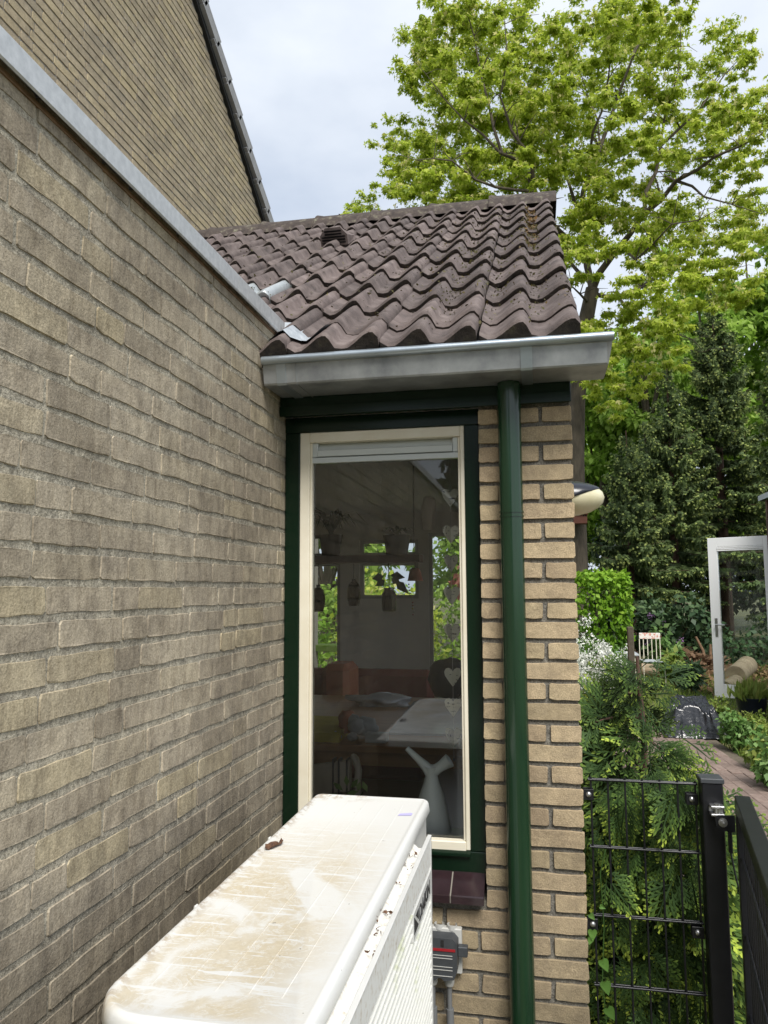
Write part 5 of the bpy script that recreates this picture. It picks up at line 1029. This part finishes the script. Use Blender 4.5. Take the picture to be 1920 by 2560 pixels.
# ================================================================== MAPLE
ma_ = thing('maple_tree', 'tall maple in fresh yellow-green leaf rising above the roof at upper right', 'tree', (1.62, 17, GZ))
def pxpath(pts): return [at(px, py, 17+dy) for px, py, dy in pts]
TR = pxpath([(1440, 1640, 0), (1438, 1350, 0), (1436, 1150, 0), (1440, 1000, 0), (1452, 900, 0), (1465, 800, 0), (1481, 722, 0)]); g = G()
g.tube(TR, [.34, .25, .215, .20, .185, .17, .15], 14)
LIMB = [([(1481, 725, 0), (1530, 640, -.4), (1610, 535, -1.0), (1690, 452, -1.6), (1790, 390, -2.2), (1905, 335, -2.6)], .13), ([(1610, 535, -1), (1640, 430, -.8), (1700, 320, -.6), (1780, 230, -.5), (1855, 140, -.5)], .075),
        ([(1481, 725, 0), (1464, 610, .3), (1458, 480, .5), (1500, 370, .8), (1545, 240, 1), (1600, 100, 1.2), (1640, -50, 1.3)], .13), ([(1459, 560, .4), (1470, 440, 0), (1482, 330, -.6), (1520, 200, -1), (1545, 30, -1.2)], .08),
        ([(1464, 640, .3), (1385, 565, -.6), (1335, 475, -1.2), (1322, 385, -1.6), (1278, 325, -2), (1250, 240, -2.2), (1262, 60, -2.4)], .10), ([(1322, 385, -1.6), (1255, 384, -1.8), (1222, 262, -1.4), (1185, 90, -1.2), (1172, 30, -1.2)], .07),
        ([(1335, 478, -1.2), (1240, 468, -2), (1130, 402, -2.6), (1040, 400, -3)], .06), ([(1252, 384, -1.8), (1160, 300, -2), (1065, 185, -2.2)], .05), ([(1484, 735, 0), (1545, 742, .6), (1640, 690, 1.2), (1720, 652, 1.8), (1850, 668, 2.4)], .085),
        ([(1690, 452, -1.6), (1760, 492, -2), (1905, 535, -2.4)], .05), ([(1640, 430, -.8), (1660, 300, -1), (1695, 180, -1.2), (1700, 40, -1.4)], .05), ([(1464, 610, .3), (1420, 450, .9), (1372, 330, 1.2), (1315, 200, 1.4), (1290, 90, 1.5)], .07),
        ([(1455, 690, .2), (1400, 620, 1.2), (1330, 560, 2), (1200, 520, 2.6), (1060, 520, 2.8)], .07), ([(1470, 760, .1), (1450, 735, -.6), (1420, 700, -1.2)], .06), ([(1500, 370, .8), (1470, 240, 1.6), (1440, 120, 2)], .045), ([(1545, 742, .6), (1600, 800, 0), (1690, 835, -.6), (1760, 880, -1)], .05), ([(1530, 640, -.4), (1590, 650, -1.4), (1680, 560, -2.4), (1800, 520, -3)], .05)]
tips = []
for pts, r0 in LIMB:
    P = pxpath(pts); Q = []
    for a, b in zip(P, P[1:]): Q += [a, a.lerp(b, .5)+Vector((rnd.gauss(0, .05), rnd.gauss(0, .08), rnd.gauss(0, .05)))]
    Q.append(P[-1]); rr = [r0*(1-.85*i/(len(Q)-1)) for i in range(len(Q))]; g.tube(Q, [q_*.66 for q_ in rr], 7)
    for i in range(2, len(Q)):
        for _ in range(2):
            d = Vector((rnd.uniform(-1, 1), rnd.uniform(-1, 1), rnd.uniform(-.2, .9))).normalized()*rnd.uniform(.3, .75); m_ = Q[i]+d*.5+Vector((0, 0, .06)); e = Q[i]+d; g.tube([Q[i], m_, e], [rr[i]*.25+.005, rr[i]*.16+.004, .003], 5); tips.append(e)
g.build('trunk', 'bark', ma_, smooth=60)
CL = [(1085,100,55),(1150,60,60),(1220,55,60),(1285,70,55),(1340,112,50),(1100,190,60),(1170,150,70),(1250,150,70),(1320,190,65),(1150,250,65),(1230,250,75),(1310,280,70),(1020,330,50),(1090,330,60),(1160,350,70),(1240,350,75),(1320,370,70),(1030,400,45),(1010,450,40),(1080,430,60),(1160,450,70),(1250,450,70),(1330,460,60),(1020,510,50),(1100,520,60),(1180,530,60),(922,520,34),(882,545,24),(1380,300,60),(1390,400,65),(1378,225,45),(1055,110,30),(975,345,22),(1180,20,30),(1052,195,42),(1072,150,45),(1110,60,35),(1060,400,45),
      (1430,75,45),(1500,50,60),(1570,40,60),(1640,30,60),(1690,45,36),(1440,155,50),(1520,140,70),(1600,130,65),(1655,140,38),(1450,240,60),(1530,240,70),(1620,240,55),(1680,235,42),(1745,200,36),(1800,135,40),(1850,105,36),(1868,150,26),(1460,340,65),(1550,350,65),(1640,340,50),(1720,310,55),(1790,275,50),(1860,262,45),(1910,300,45),(1900,355,35),(1820,335,45),(1740,385,45),(1480,440,60),(1570,450,55),(1660,450,45),(1800,432,36),(1850,428,28),(1500,540,60),(1590,560,55),(1680,560,55),(1760,560,55),(1840,555,50),(1910,530,45),(1520,640,55),(1620,655,60),(1720,650,55),(1820,640,50),(1900,620,45),(1440,560,50),(1420,640,50),
      (1500,860,45),(1560,790,55),(1640,760,55),(1740,740,50),(1570,880,55),(1660,850,50),(1480,940,40),(1530,960,45),(1840,730,45)]
L = []
for (px, py, r) in CL:
    dy = rnd.uniform(-2.6, 2.4) if py < 700 else rnd.uniform(-3, -.5); Y = 17+dy; c = at(px, py, Y); R_ = r*Y/FPX
    for _ in range(15):
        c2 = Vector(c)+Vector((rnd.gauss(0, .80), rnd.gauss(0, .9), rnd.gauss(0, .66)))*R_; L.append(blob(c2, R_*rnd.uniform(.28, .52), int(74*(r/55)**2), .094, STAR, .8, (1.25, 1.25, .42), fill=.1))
    for _ in range(int(5*r/55)):               # hanging seed clusters
        c2 = Vector(c)+Vector((rnd.gauss(0, .55), rnd.gauss(0, .6), rnd.gauss(0, .5)))*R_; n = 9; P = np.array(c2)+np.stack([NP.normal(size=n)*.018, NP.normal(size=n)*.018, -NP.random(n)*.15], 1); L.append(leaves(P, unit(NP.normal(size=P.shape)), unit(NP.normal(size=P.shape)*.3+np.array([0, 0, -1])), np.full(n, .065), ONE, np.full(n, 1.)))
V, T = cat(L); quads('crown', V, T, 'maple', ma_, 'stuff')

# ================================================================== SPRUCES
def spruce(label, x, y, ztop, rb, zlow, r0, seed, lean=0):
    q = np.random.default_rng(seed); t = thing('spruce_tree', label, 'conifer', (x, y, GZ), 'spruces at the back of the garden'); g = G()
    g.tube([(x, y, GZ-.1), (x+lean*.3, y, ztop*.4), (x+lean, y, ztop)], [r0, r0*.75, .01], 10); V = []; T = []; P = []; Nn = []; A = []; S = []; TT = []
    z = zlow; H = ztop
    while z < H-.05:
        f = (H-z)/(H-zlow); L0 = rb*(f*1.05)**.95*(1 if f < .88 else 1-.30*(f-.88)/.12); nb = 9 if f > .25 else 6
        for k in range(nb):
            a = q.uniform(0, 2*np.pi); Lb = L0*q.uniform(.65, 1.12)+.06; bt_ = q.uniform(.0, .32); d = np.array([np.cos(a), np.sin(a), 0]); up = .55-.75*f; n = max(4, int(Lb/.055)); base = np.array([x+lean*z/H, y, z+q.normal()*.035])
            u = np.linspace(.12, 1, n); c = base+d*(Lb*u)[:, None]; c[:, 2] += Lb*(up*u-.35*f*u**2+.30*u**3*(f > .2)); 
            if Lb > .5 and k < 4: g.tube([base, c[n//2], c[-1]], [.018, .011, .004], 4)
            for side in (-1, 1, 0):
                m = n; s = np.array([-d[1], d[0], 0])*side; tw = (.30*np.sin(np.pi*np.clip(u, .08, .92))**.7+.06)*(.65 if side else .8)*min(1, Lb/.8+.25)
                ax = unit(d*(.55 if side else .3)+s*.8+np.stack([q.normal(size=m)*.2, q.normal(size=m)*.2, -.3-(1.6 if side == 0 else .55)*q.random(m)], 1)); P.append(c+q.normal(size=(m, 3))*.02); A.append(ax); Nn.append(unit(np.array([0, 0, 1])+q.normal(size=(m, 3))*.5)); S.append(tw); TT.append(np.clip(bt_+.45*u*q.random(m)+.10*q.normal(size=m), 0, .75))
                e = c+ax*(tw*.85)[:, None]; pk = q.random(m) < .55*u; P.append(e[pk]); A.append(unit(ax[pk]+np.array([0, 0, -.3]))); Nn.append(unit(np.array([0, 0, 1])+q.normal(size=(pk.sum(), 3))*.5)); S.append(np.full(pk.sum(), .075)); TT.append(.78+.22*q.random(pk.sum()))
        z += max(.12, .27*(.5+.7*f))
    g.build('trunk', 'redbark', t, smooth=60); cc = [np.concatenate(k) for k in (P, Nn, A)]; V, T = leaves(cc[0], cc[1], cc[2], np.concatenate(S), NEED, np.concatenate(TT)); quads('crown', V, T, 'spruce', t, 'stuff')
NEED = [[(0, 0, 0), (.17, .35, .02), (.02, 1, -.06), (-.17, .35, .02)], [(0, .15, 0), (.34, .30, .0), (.40, .62, -.05), (.06, .40, .02)], [(0, .15, 0), (-.06, .40, .02), (-.40, .62, -.05), (-.34, .30, 0)]]
spruce('tallest dark spruce with a bare pointed tip, right of centre behind the others', 5.85, 22, 10.15, 2.0, 2.6, .16, 1)
spruce('dark spruce with a reddish bare trunk in front of the tallest one', 4.28, 20.3, 7.6, 1.55, 1.75, .125, 2)
spruce('smaller slender spruce nearest the maple trunk', 3.05, 19, 5.6, 1.35, 1.55, .085, 3)
spruce('broad spruce behind the shed roof at the right border', 6.9, 18.6, 9.2, 1.9, 1.5, .15, 4)
spruce('spruce with a thin pale trunk between the slender one and the reddish one', 3.85, 21.6, 6.3, 1.5, 2.0, .07, 5)

# ================================================================== TREES FARTHER BACK, UNDERGROWTH
def broad(label, c, rr, n, size, seed, trunk=True, mtl='farleaf', fill=.6, lo=0., hi=1., grp='broadleaved trees beyond the spruces'):
    rg = random.Random(seed); t = thing('broadleaf_tree', label, 'tree', (c[0], c[1], GZ), grp); L = []; g = G()
    g.tube([(c[0], c[1], GZ-.1), (c[0]+.1, c[1], c[2]*.5), (c[0], c[1], c[2]+rr[2]*.6)], [.22, .16, .03], 8); k = 46
    for i in range(k):
        d = Vector((rg.gauss(0, 1), rg.gauss(0, 1), rg.gauss(0, 1))).normalized()*rg.uniform(.35, .95); p = Vector((c[0]+d.x*rr[0], c[1]+d.y*rr[1], c[2]+d.z*rr[2])); r = min(rr)*rg.uniform(.22, .36); L.append(blob(p, r, n//k, size, ONE, .5, (1.1, 1.1, .7), lo, hi, .4))
        if i % 3 == 0: g.tube([Vector((c[0], c[1], c[2]-rr[2]*.5)), p.lerp(Vector((c[0], c[1], c[2]-rr[2]*.2)), .4), p], [.07, .04, .01], 5)
    g.build('trunk', 'bark', t); quads('crown', *cat(L), mtl, t, 'stuff')
broad('pale green tree filling the gap between maple trunk and slender spruce', (3.1, 27, 5.6), (3.2, 2.2, 5.6), 14000, .24, 1)
broad('light green tree behind the two tall spruces', (7.2, 30, 8.6), (4.2, 2.4, 7.2), 20000, .26, 2)
broad('bright green tree at the right border behind the shed', (11.0, 29, 9.6), (4.4, 2.4, 8.4), 23000, .26, 3)
broad('green tree low behind the maple crown, right of the roof', (4.4, 25, 7.9), (2.0, 1.6, 2.6), 6500, .22, 4)
broad('broad pale tree in the far background at the right', (10.6, 36, 11.0), (6.8, 2.6, 10.0), 24000, .30, 5)
broad('green tree in the far background behind the maple trunk', (2.2, 33, 6.5), (4.6, 2.4, 6.5), 14000, .30, 6)
broad('green tree beyond the back fence, seen through the room', (-3.6, 15.6, 2.6), (2.2, 1.2, 2.2), 7000, .16, 7, grp=None)
broad('leafy tree behind the back fence, seen at the right of the room', (-.3, 15.8, 2.8), (1.7, 1.2, 2.0), 6000, .16, 8, grp=None)
ug = [blob((x+rnd.gauss(0, .3), 24+rnd.gauss(0, .7), rnd.uniform(.2, 3.4)), rnd.uniform(.5, .8), 190, .20, ONE, .4) for x in np.arange(1.5, 15, .18)]
quads('undergrowth', *cat(ug), 'under', None, 'stuff')
ug = [blob((x+rnd.gauss(0, .2), 17.3+rnd.gauss(0, .4), rnd.uniform(.15, .8)), rnd.uniform(.25, .4), 80, .13, ONE, .4) for x in np.arange(4.6, 8.5, .17)]
quads('ground_ivy', *cat(ug), 'rhodo', None, 'stuff')
# trees and a hedge behind the viewer: they show in the window pane
broad('dark tree behind the viewpoint, mirrored in the window pane', (.2, -10.5, 3.9), (2.2, 1.6, 2.6), 8000, .22, 11, mtl='under', grp=None)
